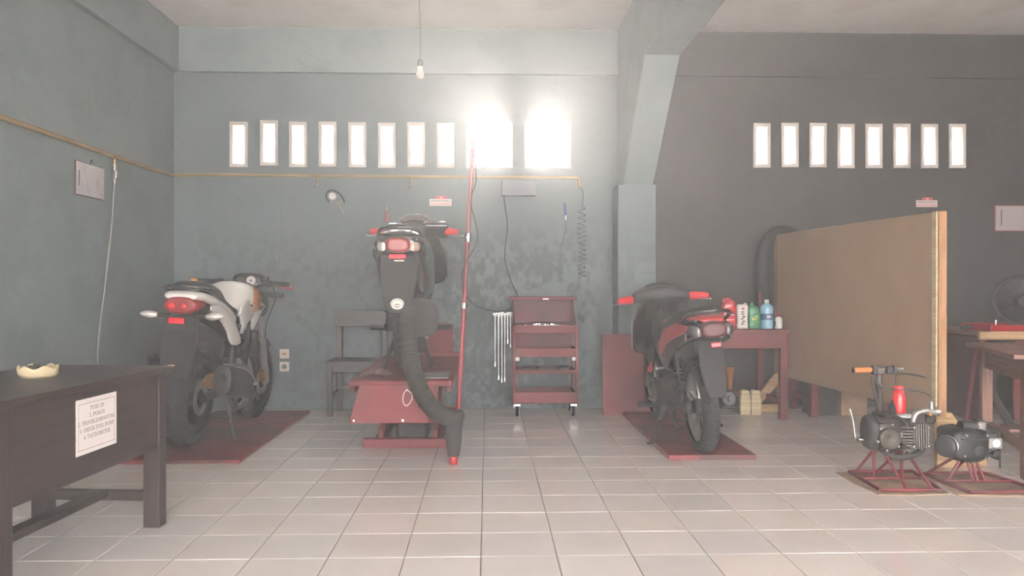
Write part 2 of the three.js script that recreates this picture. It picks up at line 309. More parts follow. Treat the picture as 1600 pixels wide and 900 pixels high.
// ---------------------------------------------------------------- motorcycles (local axes: forward -z, right +x, origin under the rear axle)
const rotZtoX = (g) => g.applyMatrix4(new THREE.Matrix4().makeRotationZ(-Math.PI / 2));   // lathe axis y -> x
function wheel(parent, name, r, w, c, spokes, rimMat, opt = {}) {
  const th = opt.th ?? 0.085, prof = [];
  for (let i = 0; i <= 14; i++) { const a = Math.PI * (i / 14), s = Math.sin(a), k = Math.cos(a); prof.push([r - th + th * Math.pow(s, 0.75), -w / 2 * Math.sign(k) * Math.abs(k) ** 0.8]); }
  const parts = [rotZtoX(lathe(prof, 56))];
  const n = 34;                                          // tread blocks, raised in slanting pairs
  for (let i = 0; i < n; i++) for (const s of [-1, 1]) {
    const a = ((i + (s > 0 ? 0.5 : 0)) / n) * Math.PI * 2, g = bx(w * 0.3, 0.012, 0.03, [0, 0, 0], [0, s * 0.5, s * -0.5], 0.003);
    T(g, [s * w * 0.23, r - 0.009, 0]); T(g, [0, 0, 0], [a, 0, 0]); parts.push(g);
  }
  const t = obj(name, parts, M.rubber, parent); t.position.set(...c);
  const rr0 = r - th + 0.006, rim = [rotZtoX(lathe([[rr0, -w * 0.34], [rr0 - 0.012, -w * 0.36], [rr0 - 0.022, -w * 0.3], [rr0 - 0.028, 0], [rr0 - 0.022, w * 0.3], [rr0 - 0.012, w * 0.36], [rr0, w * 0.34]], 48))];
  for (let i = 0; i < spokes; i++) {
    const a = (i / spokes) * Math.PI * 2;
    for (const s of opt.twin ? [-0.16, 0.16] : [0]) { const g = bx(w * 0.28, rr0 - 0.05, opt.sw ?? 0.022, [0, (rr0 + 0.02) / 2, 0], [0, 0, 0], 0.004); T(g, [0, 0, 0], [a + s, 0, 0]); rim.push(g); }
  }
  obj('rim', rim, rimMat, t);
  obj('hub', [rotZtoX(lathe([[0, -w * 0.5], [0.035, -w * 0.5], [0.05, -w * 0.3], [0.05, w * 0.3], [0.035, w * 0.5], [0, w * 0.5]], 20)), rod([-w * 0.85, 0, 0], [w * 0.85, 0, 0], 0.009)], M.grime, t);
  if (opt.disc) obj('brake_disc', [rotZtoX(lathe([[0.06, opt.disc * w * 0.55], [0.11, opt.disc * w * 0.55], [0.11, opt.disc * (w * 0.55 + 0.004)], [0.06, opt.disc * (w * 0.55 + 0.004)], [0.06, opt.disc * w * 0.55]], 32))], M.steel, t);
  return t;
}
function spring(parent, a, b, r, name = 'shock_absorber') {
  const A = V(...a), d = V(...b).sub(A), L = d.length(), q = new THREE.Quaternion().setFromUnitVectors(V(0, 1, 0), d.clone().normalize()), pts = [];
  for (let i = 0; i <= 72; i++) { const t = i / 72, an = t * 9 * Math.PI * 2; pts.push([Math.cos(an) * r, (0.15 + 0.7 * t) * L, Math.sin(an) * r]); }
  const coil = tube(pts, 0.0045, 160, 6); coil.applyQuaternion(q); coil.translate(...a);
  const o = obj(name, [rod(a, b, 0.011), rod(a, A.clone().addScaledVector(d, 0.5).toArray(), r * 0.62)], M.grime, parent);
  obj('coil', coil, M.black, o); return o;
}
function lever(parent, side, p, name = 'lever') { // curved lever before a grip, p = pivot
  obj(name, tube([[p[0], p[1], p[2]], [p[0] + side * 0.04, p[1] - 0.004, p[2] - 0.03], [p[0] + side * 0.11, p[1] - 0.01, p[2] - 0.02], [p[0] + side * 0.17, p[1] - 0.016, p[2] + 0.0]], 0.006, 20, 8), M.alu, parent);
}

// a curved body panel on side s: rows [z, top, bottom]; x runs from xt at the top to xb at the bottom with a bulge
function panel(rows, s, xt, xb, bulge, th = 0.014) {
  const P = [], I = [], N = 60, K = 10, at = (f) => { const z = rows[0][0] + (rows[rows.length - 1][0] - rows[0][0]) * f; let i = 0; while (i < rows.length - 2 && z < rows[i + 1][0]) i++; const u = (z - rows[i][0]) / (rows[i + 1][0] - rows[i][0]); return [z, rows[i][1] + (rows[i + 1][1] - rows[i][1]) * u, rows[i][2] + (rows[i + 1][2] - rows[i][2]) * u]; };
  for (const o of [0, 1]) for (let j = 0; j <= N; j++) { const [z, a, b] = at(j / N); for (let k = 0; k <= K; k++) { const t = k / K, y = a + (b - a) * t, q = Math.max(0, Math.min(1, (0.95 - y) / 0.35)); P.push(s * (xt + (xb - xt) * q + bulge * Math.min(1, (a - b) / 0.12) * Math.sin(Math.PI * t) - o * th * Math.min(1, (a - b) / 0.05)), y, z); } }
  const W = K + 1, B = (N + 1) * W, quad = (a, b, c, d) => I.push(a, b, c, a, c, d);
  for (let j = 0; j < N; j++) for (let k = 0; k < K; k++) { const a = j * W + k; quad(a, a + W, a + W + 1, a + 1); quad(B + a, B + a + 1, B + a + W + 1, B + a + W); }
  for (let j = 0; j < N; j++) for (const k of [0, K]) { const a = j * W + k; k ? quad(a, a + W, B + a + W, B + a) : quad(a, B + a, B + a + W, a + W); }
  for (let k = 0; k < K; k++) for (const j of [0, N]) { const a = j * W + k; j ? quad(a, B + a, B + a + 1, a + 1) : quad(a, a + 1, B + a + 1, B + a); }
  if (s > 0) for (let i = 0; i < I.length; i += 3) { const t = I[i]; I[i] = I[i + 1]; I[i + 1] = t; }
  const g = new THREE.BufferGeometry(); g.setAttribute('position', new THREE.Float32BufferAttribute(P, 3)); g.setIndex(I); g.computeVertexNormals(); return g;
}
// ---- the white naked sport bike on the left board
{
  const b = thing('motorcycle', 'white and black sport motorcycle on a red board with a brown rag on its tank', 'motorcycle', [-1.915, 0.052, -5.1], THREE.MathUtils.degToRad(-2.5));
  b.rotation.z = THREE.MathUtils.degToRad(-2.6);
  wheel(b, 'rear_wheel', 0.3, 0.135, [0, 0.3, 0], 5, M.black, { twin: true, disc: 1 });
  const fw = wheel(b, 'front_wheel', 0.295, 0.105, [0, 0.262, -1.25], 5, M.black, { twin: true, disc: 1 }); fw.rotation.y = -0.06;
  // rims have a pale pinstripe, only visible on the rear one
  obj('swingarm', [bx(0.035, 0.05, 0.5, [0.1, 0.31, -0.23], [0.04, 0, 0]), bx(0.035, 0.05, 0.5, [-0.1, 0.31, -0.23], [0.04, 0, 0]), bx(0.2, 0.05, 0.06, [0, 0.33, -0.4])], M.black, b);
  obj('chain_guard', bx(0.03, 0.06, 0.42, [-0.105, 0.39, -0.18], [0.05, 0, 0], 0.01), M.plastic, b);
  obj('brake_caliper', [bx(0.045, 0.09, 0.06, [0.105, 0.4, -0.09], [0.5, 0, 0], 0.012), bx(0.03, 0.05, 0.09, [0.1, 0.41, -0.03], [0.4, 0, 0], 0.01)], M.caliper, b);
  // engine, frame
  obj('engine', [loft([[-0.36, 0, 0.36, 0.12, 0.09, 3], [-0.46, 0, 0.37, 0.16, 0.13, 3], [-0.64, 0, 0.36, 0.16, 0.13, 3], [-0.74, 0, 0.38, 0.1, 0.1, 3]]), ...[0, 1, 2, 3, 4, 5].map((i) => bx(0.21, 0.008, 0.17, [0, 0.47 + i * 0.022, -0.72 - i * 0.008], [0.35, 0, 0], 0.003)), bx(0.16, 0.18, 0.13, [0, 0.53, -0.74], [0.35, 0, 0], 0.02)], M.darkcast, b);
  obj('clutch_cover', rotZtoX(lathe([[0, 0.19], [0.06, 0.19], [0.085, 0.17], [0.09, 0.13], [0, 0.13]], 28)).translate(0, 0.37, -0.52), M.alu, b);
  obj('frame', [tube([[0.1, 0.36, -0.4], [0.12, 0.6, -0.42], [0.1, 0.78, -0.6], [0.04, 0.86, -0.93]], 0.022, 24), tube([[-0.1, 0.36, -0.4], [-0.12, 0.6, -0.42], [-0.1, 0.78, -0.6], [-0.04, 0.86, -0.93]], 0.022, 24), tube([[0.05, 0.84, -0.94], [0.07, 0.6, -0.86], [0.07, 0.3, -0.76]], 0.018, 16), tube([[-0.05, 0.84, -0.94], [-0.07, 0.6, -0.86], [-0.07, 0.3, -0.76]], 0.018, 16), rod([0, 0.8, -0.93], [0, 0.97, -1.0], 0.03), tube([[0.11, 0.64, -0.42], [0.11, 0.78, -0.1], [0.09, 0.86, 0.1]], 0.014, 14), tube([[-0.11, 0.64, -0.42], [-0.11, 0.78, -0.1], [-0.09, 0.86, 0.1]], 0.014, 14)], M.black, b);
  obj('radiator', bx(0.24, 0.2, 0.03, [0, 0.58, -0.93], [0.2, 0, 0], 0.006), M.darkcast, b);
  spring(b, [0, 0.34, -0.3], [0, 0.68, -0.36], 0.035);
  obj('rear_inner_fender', [loft([[-0.34, 0, 0.6, 0.09, 0.1, 3], [-0.1, 0, 0.69, 0.1, 0.07, 3], [0.12, 0, 0.74, 0.1, 0.08, 3], [0.17, 0, 0.76, 0.09, 0.06, 3]])], M.black, b);
  obj('mudguard', ext([[-0.1, 0.25], [0.1, 0.25], [0.115, 0.1], [0.1, -0.04], [0.075, -0.14], [-0.075, -0.14], [-0.1, -0.04], [-0.115, 0.1]], 0.03, 0.006).rotateX(-0.22).translate(0, 0.58, 0.19), M.flap, b);
  obj('hugger', [loft([[-0.3, 0, 0.5, 0.09, 0.03, 3], [-0.16, 0, 0.6, 0.095, 0.03, 3], [0.0, 0, 0.63, 0.09, 0.02, 3]])], M.plastic, b);
  // exhaust: pipe and the short wide silencer
  obj('exhaust_pipe', tube([[0.06, 0.5, -0.85], [0.08, 0.34, -0.92], [0.09, 0.18, -0.8], [0.11, 0.16, -0.55], [0.14, 0.24, -0.42]], 0.021, 40, 10), M.steel, b);
  const mf = obj('muffler', loft([[-0.62, 0.16, 0.26, 0.045, 0.05, 2.4], [-0.52, 0.18, 0.32, 0.065, 0.09, 2.6], [-0.3, 0.2, 0.38, 0.074, 0.112, 2.8], [-0.1, 0.2, 0.41, 0.072, 0.108, 2.8], [-0.02, 0.2, 0.42, 0.055, 0.09, 2.6]]), M.black, b);
  obj('heat_shield_trim', tube([[0.2, 0.515, -0.02], [0.255, 0.495, -0.14], [0.268, 0.46, -0.28], [0.258, 0.36, -0.48], [0.235, 0.29, -0.58]], 0.009, 30), M.chrome, mf);
  obj('outlet', rod([0.2, 0.425, -0.03], [0.2, 0.43, 0.02], 0.03, 0.026, 16), M.grime, mf);
  each('foot_peg', [rod([0.12, 0.34, -0.42], [0.27, 0.34, -0.5], 0.013), rod([-0.12, 0.34, -0.42], [-0.27, 0.34, -0.5], 0.013)], M.alu, b);
  each('foot_peg_bracket', [bx(0.02, 0.2, 0.06, [0.15, 0.42, -0.42], [-0.6, 0, 0]), bx(0.02, 0.2, 0.06, [-0.15, 0.42, -0.42], [-0.6, 0, 0])], M.alu, b);
  obj('centre_stand', [tube([[0.1, 0.26, -0.4], [0.14, 0.12, -0.36], [0.2, -0.025, -0.3]], 0.013, 14), tube([[-0.1, 0.26, -0.4], [-0.14, 0.12, -0.36], [-0.2, -0.025, -0.3]], 0.013, 14), rod([-0.135, 0.13, -0.36], [0.135, 0.13, -0.36], 0.011), bx(0.06, 0.01, 0.04, [0.205, -0.028, -0.3]), bx(0.06, 0.01, 0.04, [-0.205, -0.028, -0.3])], M.grime, b);
  // tail
  const tail = obj('tail_cowl', [loft([[0.18, 0, 0.945, 0.09, 0.018, 2.5], [0.12, 0, 0.95, 0.125, 0.035, 2.6], [-0.06, 0, 0.92, 0.14, 0.04, 2.8], [-0.28, 0, 0.84, 0.148, 0.045, 3], [-0.4, 0, 0.79, 0.14, 0.04, 3]])], M.white, b);
  obj('under_tail', loft([[0.17, 0, 0.88, 0.085, 0.05, 2.5], [0.1, 0, 0.885, 0.112, 0.06, 2.6], [-0.12, 0, 0.82, 0.125, 0.08, 2.8], [-0.34, 0, 0.74, 0.13, 0.09, 3], [-0.42, 0, 0.7, 0.12, 0.07, 3]]), M.black, b);
  for (const s of [-1, 1]) obj('side_panel', panel([[0.06, 0.89, 0.865], [-0.06, 0.905, 0.83], [-0.2, 0.88, 0.74], [-0.24, 0.86, 0.71], [-0.28, 0.84, 0.65], [-0.33, 0.81, 0.62], [-0.4, 0.74, 0.61], [-0.46, 0.675, 0.615], [-0.48, 0.635, 0.625]], s, 0.14, 0.15, 0.014), M.white, tail);
  const tl = obj('tail_light', [loft([[0.2, 0, 0.895, 0.07, 0.035, 2.3], [0.185, 0, 0.893, 0.1, 0.052, 2.4], [0.08, 0, 0.9, 0.116, 0.052, 2.6]])], M.redLens, b);
  each('lamp', [ball(0.018, [-0.045, 0.89, 0.196], [1.2, 1, 0.5]), ball(0.014, [0.03, 0.888, 0.196], [1.2, 1, 0.5])], M.redGlow, tl);
  obj('rear_reflector', bx(0.095, 0.034, 0.012, [-0.005, 0.8, 0.215], [0.05, 0, 0]), M.reflector, b);
  for (const s of [-1, 1]) {
    const ind = obj('turn_signal', [rod([s * 0.08, 0.825, 0.14], [s * 0.17, 0.828, 0.15], 0.013, 0.011)], M.plastic, b);
    obj('signal_lens', loft([[s * 0.15, 0.15, 0.828, 0.014, 0.014, 2], [s * 0.19, 0.155, 0.83, 0.03, 0.024, 2], [s * 0.23, 0.155, 0.832, 0.026, 0.019, 2], [s * 0.26, 0.15, 0.832, 0.008, 0.006, 2]], 16, 'x'), M.clearLens, ind);
  }
  const seat = obj('seat', [loft([[0.13, 0, 0.985, 0.085, 0.03, 2.6], [0.02, 0, 1.0, 0.115, 0.045, 2.8], [-0.14, 0, 0.965, 0.125, 0.045, 2.8], [-0.24, 0, 0.895, 0.13, 0.05, 2.8], [-0.44, 0, 0.835, 0.125, 0.045, 2.6], [-0.56, 0, 0.845, 0.09, 0.05, 2.4]])], M.seat, b);
  obj('grab_rail', tube([[-0.14, 0.93, -0.1], [-0.14, 0.985, 0.06], [-0.1, 1.005, 0.15], [0, 1.01, 0.175], [0.1, 1.005, 0.15], [0.14, 0.985, 0.06], [0.14, 0.93, -0.1]], 0.012, 40), M.gloss, b);
  // tank and shrouds
  const tank = obj('fuel_tank', loft([[-0.42, 0, 0.84, 0.06, 0.05, 2.2], [-0.49, 0, 0.89, 0.13, 0.105, 2.3], [-0.62, 0, 0.915, 0.178, 0.13, 2.3], [-0.8, 0, 0.905, 0.175, 0.125, 2.3], [-0.95, 0, 0.88, 0.12, 0.08, 2.4]]), M.white, b);
  obj('tank_stripe', [tube([[-0.16, 0.9, -0.52], [-0.1, 1.01, -0.6], [0, 1.042, -0.68], [0.1, 1.02, -0.76], [0.16, 0.95, -0.82]], 0.012, 30)], M.seat, tank);
  obj('tank_cap', rod([0, 1.03, -0.72], [0, 1.043, -0.722], 0.035, 0.033, 20), M.alu, tank);
  for (const s of [-1, 1]) {
    const S = obj('tank_shroud', panel([[-0.44, 0.87, 0.82], [-0.48, 0.9, 0.8], [-0.53, 0.92, 0.745], [-0.555, 0.92, 0.68], [-0.6, 0.92, 0.675], [-0.65, 0.92, 0.75], [-0.73, 0.92, 0.785], [-0.775, 0.92, 0.7], [-0.81, 0.915, 0.685], [-0.84, 0.9, 0.77], [-0.9, 0.88, 0.825], [-0.94, 0.87, 0.855]], s, 0.172, 0.105, 0.014), M.white, b);
    obj('vent', panel([[-0.56, 0.888, 0.88], [-0.72, 0.885, 0.85], [-0.84, 0.875, 0.835], [-0.88, 0.865, 0.855]], s, 0.187, 0.12, 0.006, 0.01), M.black, S);
  }
  // fork, cockpit
  for (const s of [-1, 1]) {
    obj('fork_leg', [rod([s * 0.085, 0.25, -1.26], [s * 0.085, 0.62, -1.12], 0.03, 0.028), rod([s * 0.085, 0.6, -1.128], [s * 0.085, 0.98, -0.975], 0.019, 0.019)], M.alu, b);
  }
  obj('triple_clamp', [bx(0.22, 0.03, 0.06, [0, 0.965, -0.985], [-0.35, 0, 0], 0.01), bx(0.22, 0.035, 0.06, [0, 0.8, -1.04], [-0.35, 0, 0], 0.01)], M.black, b);
  obj('front_fender', loft([[-1.0, 0, 0.42, 0.06, 0.02, 3], [-1.1, 0, 0.55, 0.072, 0.025, 3], [-1.25, 0, 0.595, 0.075, 0.02, 3], [-1.42, 0, 0.53, 0.06, 0.02, 3]]), M.black, b);
  obj('headlight', [loft([[-1.02, 0, 0.88, 0.1, 0.1, 2.4], [-1.14, 0, 0.87, 0.12, 0.12, 2.4], [-1.22, 0, 0.85, 0.08, 0.09, 2.4]])], M.gloss, b);
  const cl = obj('instrument_cluster', [loft([[-0.99, 0, 1.045, 0.1, 0.035, 2.6], [-1.05, 0, 1.06, 0.13, 0.05, 2.6], [-1.12, 0, 1.04, 0.08, 0.05, 2.6]])], M.plastic, b);
  obj('dial', [rod([0.03, 1.055, -0.99], [0.03, 1.052, -0.975], 0.034, 0.034, 24)], M.whitePaper, cl);
  obj('dial_hub', [rod([0.03, 1.055, -0.98], [0.03, 1.052, -0.972], 0.008, 0.008, 12)], M.black, cl);
  const hb = obj('handlebar', tube([[-0.33, 1.035, -0.86], [-0.21, 1.035, -0.9], [-0.12, 1.03, -0.95], [0, 1.0, -0.965], [0.12, 1.03, -0.95], [0.21, 1.035, -0.9], [0.33, 1.035, -0.86]], 0.012, 50, 10), M.chrome, b);
  for (const s of [-1, 1]) {
    const gr = obj('grip', rod([s * 0.21, 1.035, -0.9], [s * 0.33, 1.035, -0.86], 0.018, 0.018, 14), M.rubber, hb);
    obj('bar_end', rod([s * 0.325, 1.035, -0.862], [s * 0.37, 1.035, -0.847], 0.018, 0.018, 14), s < 0 ? M.gold : M.black, hb);
    obj('switch_box', bx(0.06, 0.05, 0.05, [s * 0.185, 1.035, -0.905], [0, 0, 0], 0.012), M.plastic, hb);
    obj('lever', tube([[s * 0.17, 1.03, -0.95], [s * 0.24, 1.02, -0.96], [s * 0.33, 1.01, -0.93], [s * 0.37, 1.008, -0.92]], 0.007, 24), s > 0 ? M.redPl : M.alu, hb);
  }
  obj('brake_reservoir', rod([0.15, 1.05, -0.96], [0.15, 1.085, -0.965], 0.022), M.black, b); obj('mirror_stub', rod([0.16, 0.955, -0.93], [0.3, 0.95, -0.9], 0.018), M.black, b);
  obj('brake_hose', tube([[0.2, 1.02, -0.96], [0.2, 0.92, -1.05], [0.12, 0.7, -1.1], [0.1, 0.4, -1.2]], 0.005, 24, 6), M.cable, b);
  obj('front_caliper', bx(0.04, 0.09, 0.05, [0.085, 0.31, -1.16], [0.3, 0, 0], 0.01), M.caliper, b);
}

// ---- the two underbone mopeds
function moped(name, label, p, ry, o) {
  const b = thing(name, label, 'motorcycle', p, ry), W = -1.2, k = o.wide ?? 1;
  b.rotation.z = o.lean ?? 0;
  wheel(b, 'rear_wheel', 0.285, 0.1, [0, 0.285, 0], 5, o.rim ?? M.black, { th: 0.07 });
  const fw = wheel(b, 'front_wheel', 0.28, 0.09, [0, 0.28, W], 5, o.rim ?? M.black, { th: 0.065, disc: -1 });
  each('swingarm', [bx(0.028, 0.045, 0.45, [0.085, 0.3, -0.2], [0.06, 0, 0]), bx(0.028, 0.045, 0.45, [-0.085, 0.3, -0.2], [0.06, 0, 0])], M.black, b);
  obj('chain_case', [loft([[0.06, -0.085, 0.29, 0.02, 0.045, 3], [-0.1, -0.085, 0.31, 0.022, 0.055, 3], [-0.36, -0.085, 0.33, 0.022, 0.05, 3], [-0.42, -0.085, 0.33, 0.02, 0.04, 3]])], M.black, b);
  spring(b, [0.105, 0.31, -0.01], [0.105, 0.63, -0.1], 0.026); spring(b, [-0.105, 0.31, -0.01], [-0.105, 0.63, -0.1], 0.026);
  obj('engine', [loft([[-0.34, 0, 0.33, 0.09, 0.07, 3], [-0.42, 0, 0.32, 0.14, 0.11, 3], [-0.58, 0, 0.31, 0.14, 0.11, 3], [-0.68, 0, 0.32, 0.1, 0.08, 3]]), ...[0, 1, 2, 3, 4, 5].map((i) => bx(0.15, 0.14, 0.008, [0, 0.34 + i * 0.005, -0.69 - i * 0.02], [0.15, 0, 0], 0.003)), rod([0, 0.34, -0.66], [0, 0.37, -0.84], 0.052)], M.darkcast, b);
  each('engine_cover', [rotZtoX(lathe([[0, 0.165], [0.06, 0.165], [0.088, 0.15], [0.095, 0.12], [0, 0.12]], 28)).translate(0, 0.32, -0.46), rotZtoX(lathe([[0, -0.12], [0.095, -0.12], [0.088, -0.15], [0.06, -0.165], [0, -0.165]], 28)).translate(0, 0.32, -0.5)], M.cast, b);
  obj('gear_pedal', tube([[-0.17, 0.26, -0.38], [-0.185, 0.25, -0.5], [-0.19, 0.26, -0.62]], 0.008, 14), M.steel, b);
  each('foot_peg', [rod([0.1, 0.23, -0.52], [0.29, 0.24, -0.52], 0.018), rod([-0.29, 0.24, -0.52], [-0.1, 0.23, -0.52], 0.018)], M.rubber, b);
  if (o.stand === 'side') obj('side_stand', [tube([[-0.1, 0.22, -0.42], [-0.18, 0.1, -0.4], [-0.25, 0.006, -0.36]], 0.01, 14), bx(0.05, 0.008, 0.035, [-0.255, 0.004, -0.355])], M.grime, b);
  obj('centre_stand', o.stand === 'side' ? [tube([[-0.08, 0.2, -0.36], [-0.12, 0.16, -0.2], [-0.13, 0.15, -0.02]], 0.011, 12), tube([[0.08, 0.2, -0.36], [0.12, 0.16, -0.2], [0.13, 0.15, -0.02]], 0.011, 12), rod([-0.12, 0.17, -0.22], [0.12, 0.17, -0.22], 0.01)]
    : [tube([[-0.09, 0.2, -0.36], [-0.13, 0.08, -0.3], [-0.17, -0.022, -0.26]], 0.012, 12), tube([[0.09, 0.2, -0.36], [0.13, 0.08, -0.3], [0.17, -0.022, -0.26]], 0.012, 12), rod([-0.12, 0.1, -0.31], [0.12, 0.1, -0.31], 0.01), bx(0.05, 0.008, 0.04, [0.175, -0.024, -0.26]), bx(0.05, 0.008, 0.04, [-0.175, -0.024, -0.26])], M.grime, b);
  obj('exhaust_pipe', tube([[0, 0.3, -0.84], [0.04, 0.2, -0.82], [0.1, 0.16, -0.65], [0.12, 0.22, -0.35]], 0.014, 30), M.steel, b);
  const mf = obj('muffler', loft([[-0.4, 0.12, 0.22, 0.025, 0.025, 2], [-0.3, 0.13, 0.25, 0.045, 0.045, 2], [0.0, 0.135, 0.31, 0.052, 0.052, 2], [0.14, 0.137, 0.34, 0.05, 0.05, 2], [0.16, 0.137, 0.343, 0.035, 0.035, 2]]), M.black, b);
  obj('outlet', [rod([0.137, 0.343, 0.15], [0.137, 0.348, 0.185], 0.016)], M.grime, mf);
  // rear fender and mud flap
  obj('rear_fender', loft([[-0.36, 0, 0.5, 0.07, 0.05, 3], [-0.2, 0, 0.6, 0.085, 0.06, 3], [0.05, 0, 0.64, 0.09, 0.06, 3], [0.26, 0, 0.68, 0.085, 0.05, 3]]), M.black, b);
  const fl = obj('mud_flap', ext(o.flap, 0.025, 0.006).rotateX(o.flapTilt).translate(0, o.flapAt[0], o.flapAt[1]), M.flap, b);
  if (o.badge) obj('round_badge', [rod([0, 0, 0], [0, 0, 0.004], 0.04, 0.04, 28)].map((g) => T(g, [0.0, o.badge[0], o.badge[1]], [o.flapTilt, 0, 0], [1, 0.82, 1])), M.badge, b);
  // tail
  const tail = obj('tail_cowl', loft([[0.4, 0, 0.79, 0.07 * k, 0.05, 2.6], [0.33, 0, 0.79 - 0.02 * (k - 1), 0.105 * k, 0.07 * k, 2.8], [0.1, 0, 0.755 - 0.12 * (k - 1), 0.125 * k, 0.085 + 0.3 * (k - 1), 3], [-0.2, 0, 0.69 - 0.12 * (k - 1), 0.14 * k, 0.11 + 0.3 * (k - 1), 3], [-0.4, 0, 0.6, 0.12 * k, 0.12, 3], [-0.5, 0, 0.54, 0.07, 0.09, 3]]), M.gloss, b);
  for (const s of [-1, 1]) {
    obj('side_panel', extZY([[0.34, 0.81], [0.1, 0.82], [-0.26, 0.76], [-0.42, 0.66], [-0.4, 0.58], [-0.22, 0.66], [0.0, 0.72], [0.26, 0.765]], 0.018, s * (0.134 + 0.03 * (k - 1)), 0.006), o.panel, tail);
    obj('lower_panel', extZY([[0.3, 0.765], [0.02, 0.71], [-0.2, 0.62], [-0.3, 0.5], [-0.2, 0.56], [0.04, 0.66], [0.28, 0.72]], 0.016, s * (0.137 + 0.06 * (k - 1)), 0.005), o.lower, tail);
  }
  const tl = obj('tail_light', loft([[0.428, 0, 0.785, 0.05, 0.028, 2.6], [0.41, 0, 0.785, 0.075, 0.045, 2.8], [0.3, 0, 0.785, 0.09, 0.05, 3]]), o.lit ? M.redLens : M.redDark, b);
  if (o.lit) obj('lamp', ball(0.02, [-0.02, 0.795, 0.418], [1, 1.3, 0.5]), M.redGlow, tl);
  for (const s of [-1, 1]) obj('signal_lens', loft([[0.405, s * 0.085, 0.775, 0.012, 0.025, 2.2], [0.36, s * 0.105, 0.78, 0.026, 0.035, 2.4], [0.26, s * 0.12, 0.785, 0.014, 0.03, 2.4]], 16), s > 0 || !o.lit ? o.lensR : M.clearLens, b);
  obj('rear_reflector', bx(o.lit ? 0.1 : 0.055, 0.026, 0.012, [0, o.reflY ?? 0.715, 0.425], [-0.15, 0, 0], 0.005), M.reflector, b);
  if (o.lit) obj('plate_lamp', bx(0.06, 0.008, 0.012, [0.01, 0.69, 0.42]), M.whitePaper, b);
  if (o.topStripe) obj('tail_stripe', loft([[0.4, 0, 0.838, 0.06, 0.012, 2.6], [0.3, 0, 0.85, 0.09, 0.018, 2.8], [0.2, 0, 0.845, 0.1, 0.012, 2.8]]), M.redPl, tail);
  obj('seat', loft([[0.24, 0, 0.865, 0.09, 0.03, 2.6], [0.1, 0, 0.87, 0.12, 0.045, 2.8], [-0.12, 0, 0.82, 0.13, 0.05, 2.8], [-0.3, 0, 0.775, 0.125, 0.05, 2.8], [-0.5, 0, 0.77, 0.1, 0.045, 2.6], [-0.58, 0, 0.765, 0.05, 0.03, 2.4]]), M.seat, b);
  obj('grab_rail', tube([[-0.125, 0.8, 0.1], [-0.135, 0.855, 0.26], [-0.1, 0.885, 0.36], [0, 0.895, 0.4], [0.1, 0.885, 0.36], [0.135, 0.855, 0.26], [0.125, 0.8, 0.1]], 0.012, 40), M.gloss, b);
  // spine, leg shield
  obj('spine_cover', loft([[-0.46, 0, 0.56, 0.09, 0.09, 3], [-0.62, 0, 0.53, 0.075, 0.09, 3], [-0.8, 0, 0.64, 0.075, 0.12, 3], [-0.92, 0, 0.78, 0.08, 0.11, 3]]), M.plastic, b);
  for (const s of [-1, 1]) {
    const sh = ext([[0, 0.93], [0.13, 0.93], [0.19, 0.9], [0.235, 0.8], [0.245, 0.62], [0.22, 0.57], [0.15, 0.55], [0.12, 0.4], [0.07, 0.33], [0.05, 0.6]].map(([x, y]) => [s * x, y]), 0.03, 0.01);
    const pp = sh.attributes.position; for (let i = 0; i < pp.count; i++) { const x = pp.getX(i), y = pp.getY(i); pp.setZ(i, pp.getZ(i) + x * x * 2.2 + (y - 0.6) * 0.22); }
    sh.computeVertexNormals(); sh.translate(0, 0, -0.94);
    const L = obj('leg_shield', sh, o.shield ?? M.gloss, b);
    obj('shield_trim', tube([[s * 0.235, 0.8, -0.79], [s * 0.246, 0.7, -0.78], [s * 0.247, 0.6, -0.8]], 0.004, 12), o.trim ?? M.alu, L);
  }
  obj('front_cowl', loft([[-0.9, 0, 0.78, 0.1, 0.16, 2.6], [-1.02, 0, 0.76, 0.15, 0.15, 2.4], [-1.1, 0, 0.73, 0.08, 0.11, 2.2]]), o.shield ?? M.gloss, b);
  for (const s of [-1, 1]) obj('fork_leg', [rod([s * 0.075, 0.27, W + 0.01], [s * 0.07, 0.68, -1.03], 0.024, 0.021)], s < 0 ? M.alu : M.grime, b);
  obj('front_fender', loft([[-0.94, 0, 0.42, 0.06, 0.02, 3], [-1.04, 0, 0.54, 0.072, 0.03, 3], [-1.2, 0, 0.585, 0.075, 0.022, 3], [-1.36, 0, 0.53, 0.05, 0.02, 3]]), o.panel === M.redPl ? M.gloss : M.gloss, b);
  if (o.redInner) obj('horn_cover', bx(0.05, 0.1, 0.06, [-0.1, 0.45, -0.96], [0, 0, 0], 0.02), M.redPl, b);
  // handlebar cowl, grips, levers
  const hc = obj('handlebar_cowl', loft([[-0.2, -0.86, 0.952, 0.05, 0.036, 2.6], [-0.15, -0.9, 0.965, 0.07, 0.05, 2.8], [0, -0.93, 0.975, 0.1, 0.07, 2.8], [0.15, -0.9, 0.965, 0.07, 0.05, 2.8], [0.2, -0.86, 0.952, 0.05, 0.036, 2.6]], 24, 'x'), o.cowl ?? M.plastic, b);
  obj('speedometer', loft([[0.03, 0, 0, 0.1, 0.06, 2.6], [0, 0, 0, 0.12, 0.075, 2.6], [-0.03, 0, 0, 0.11, 0.07, 2.6]]).rotateX(-0.7).translate(0, o.dialY ?? 0.995, -0.9), o.dial ?? M.plastic, hc);
  if (o.dialRim) obj('dial_rim', tube([[-0.125, 1.04, -0.9], [-0.07, 1.075, -0.92], [0, 1.085, -0.93], [0.07, 1.075, -0.92], [0.125, 1.04, -0.9]], 0.005, 24), M.chrome, hc);
  obj('handlebar', [tube([[-0.33, 0.945, -0.78], [-0.2, 0.95, -0.85], [0, 0.95, -0.9], [0.2, 0.95, -0.85], [0.33, 0.945, -0.78]], 0.011, 30)], M.steel, b);
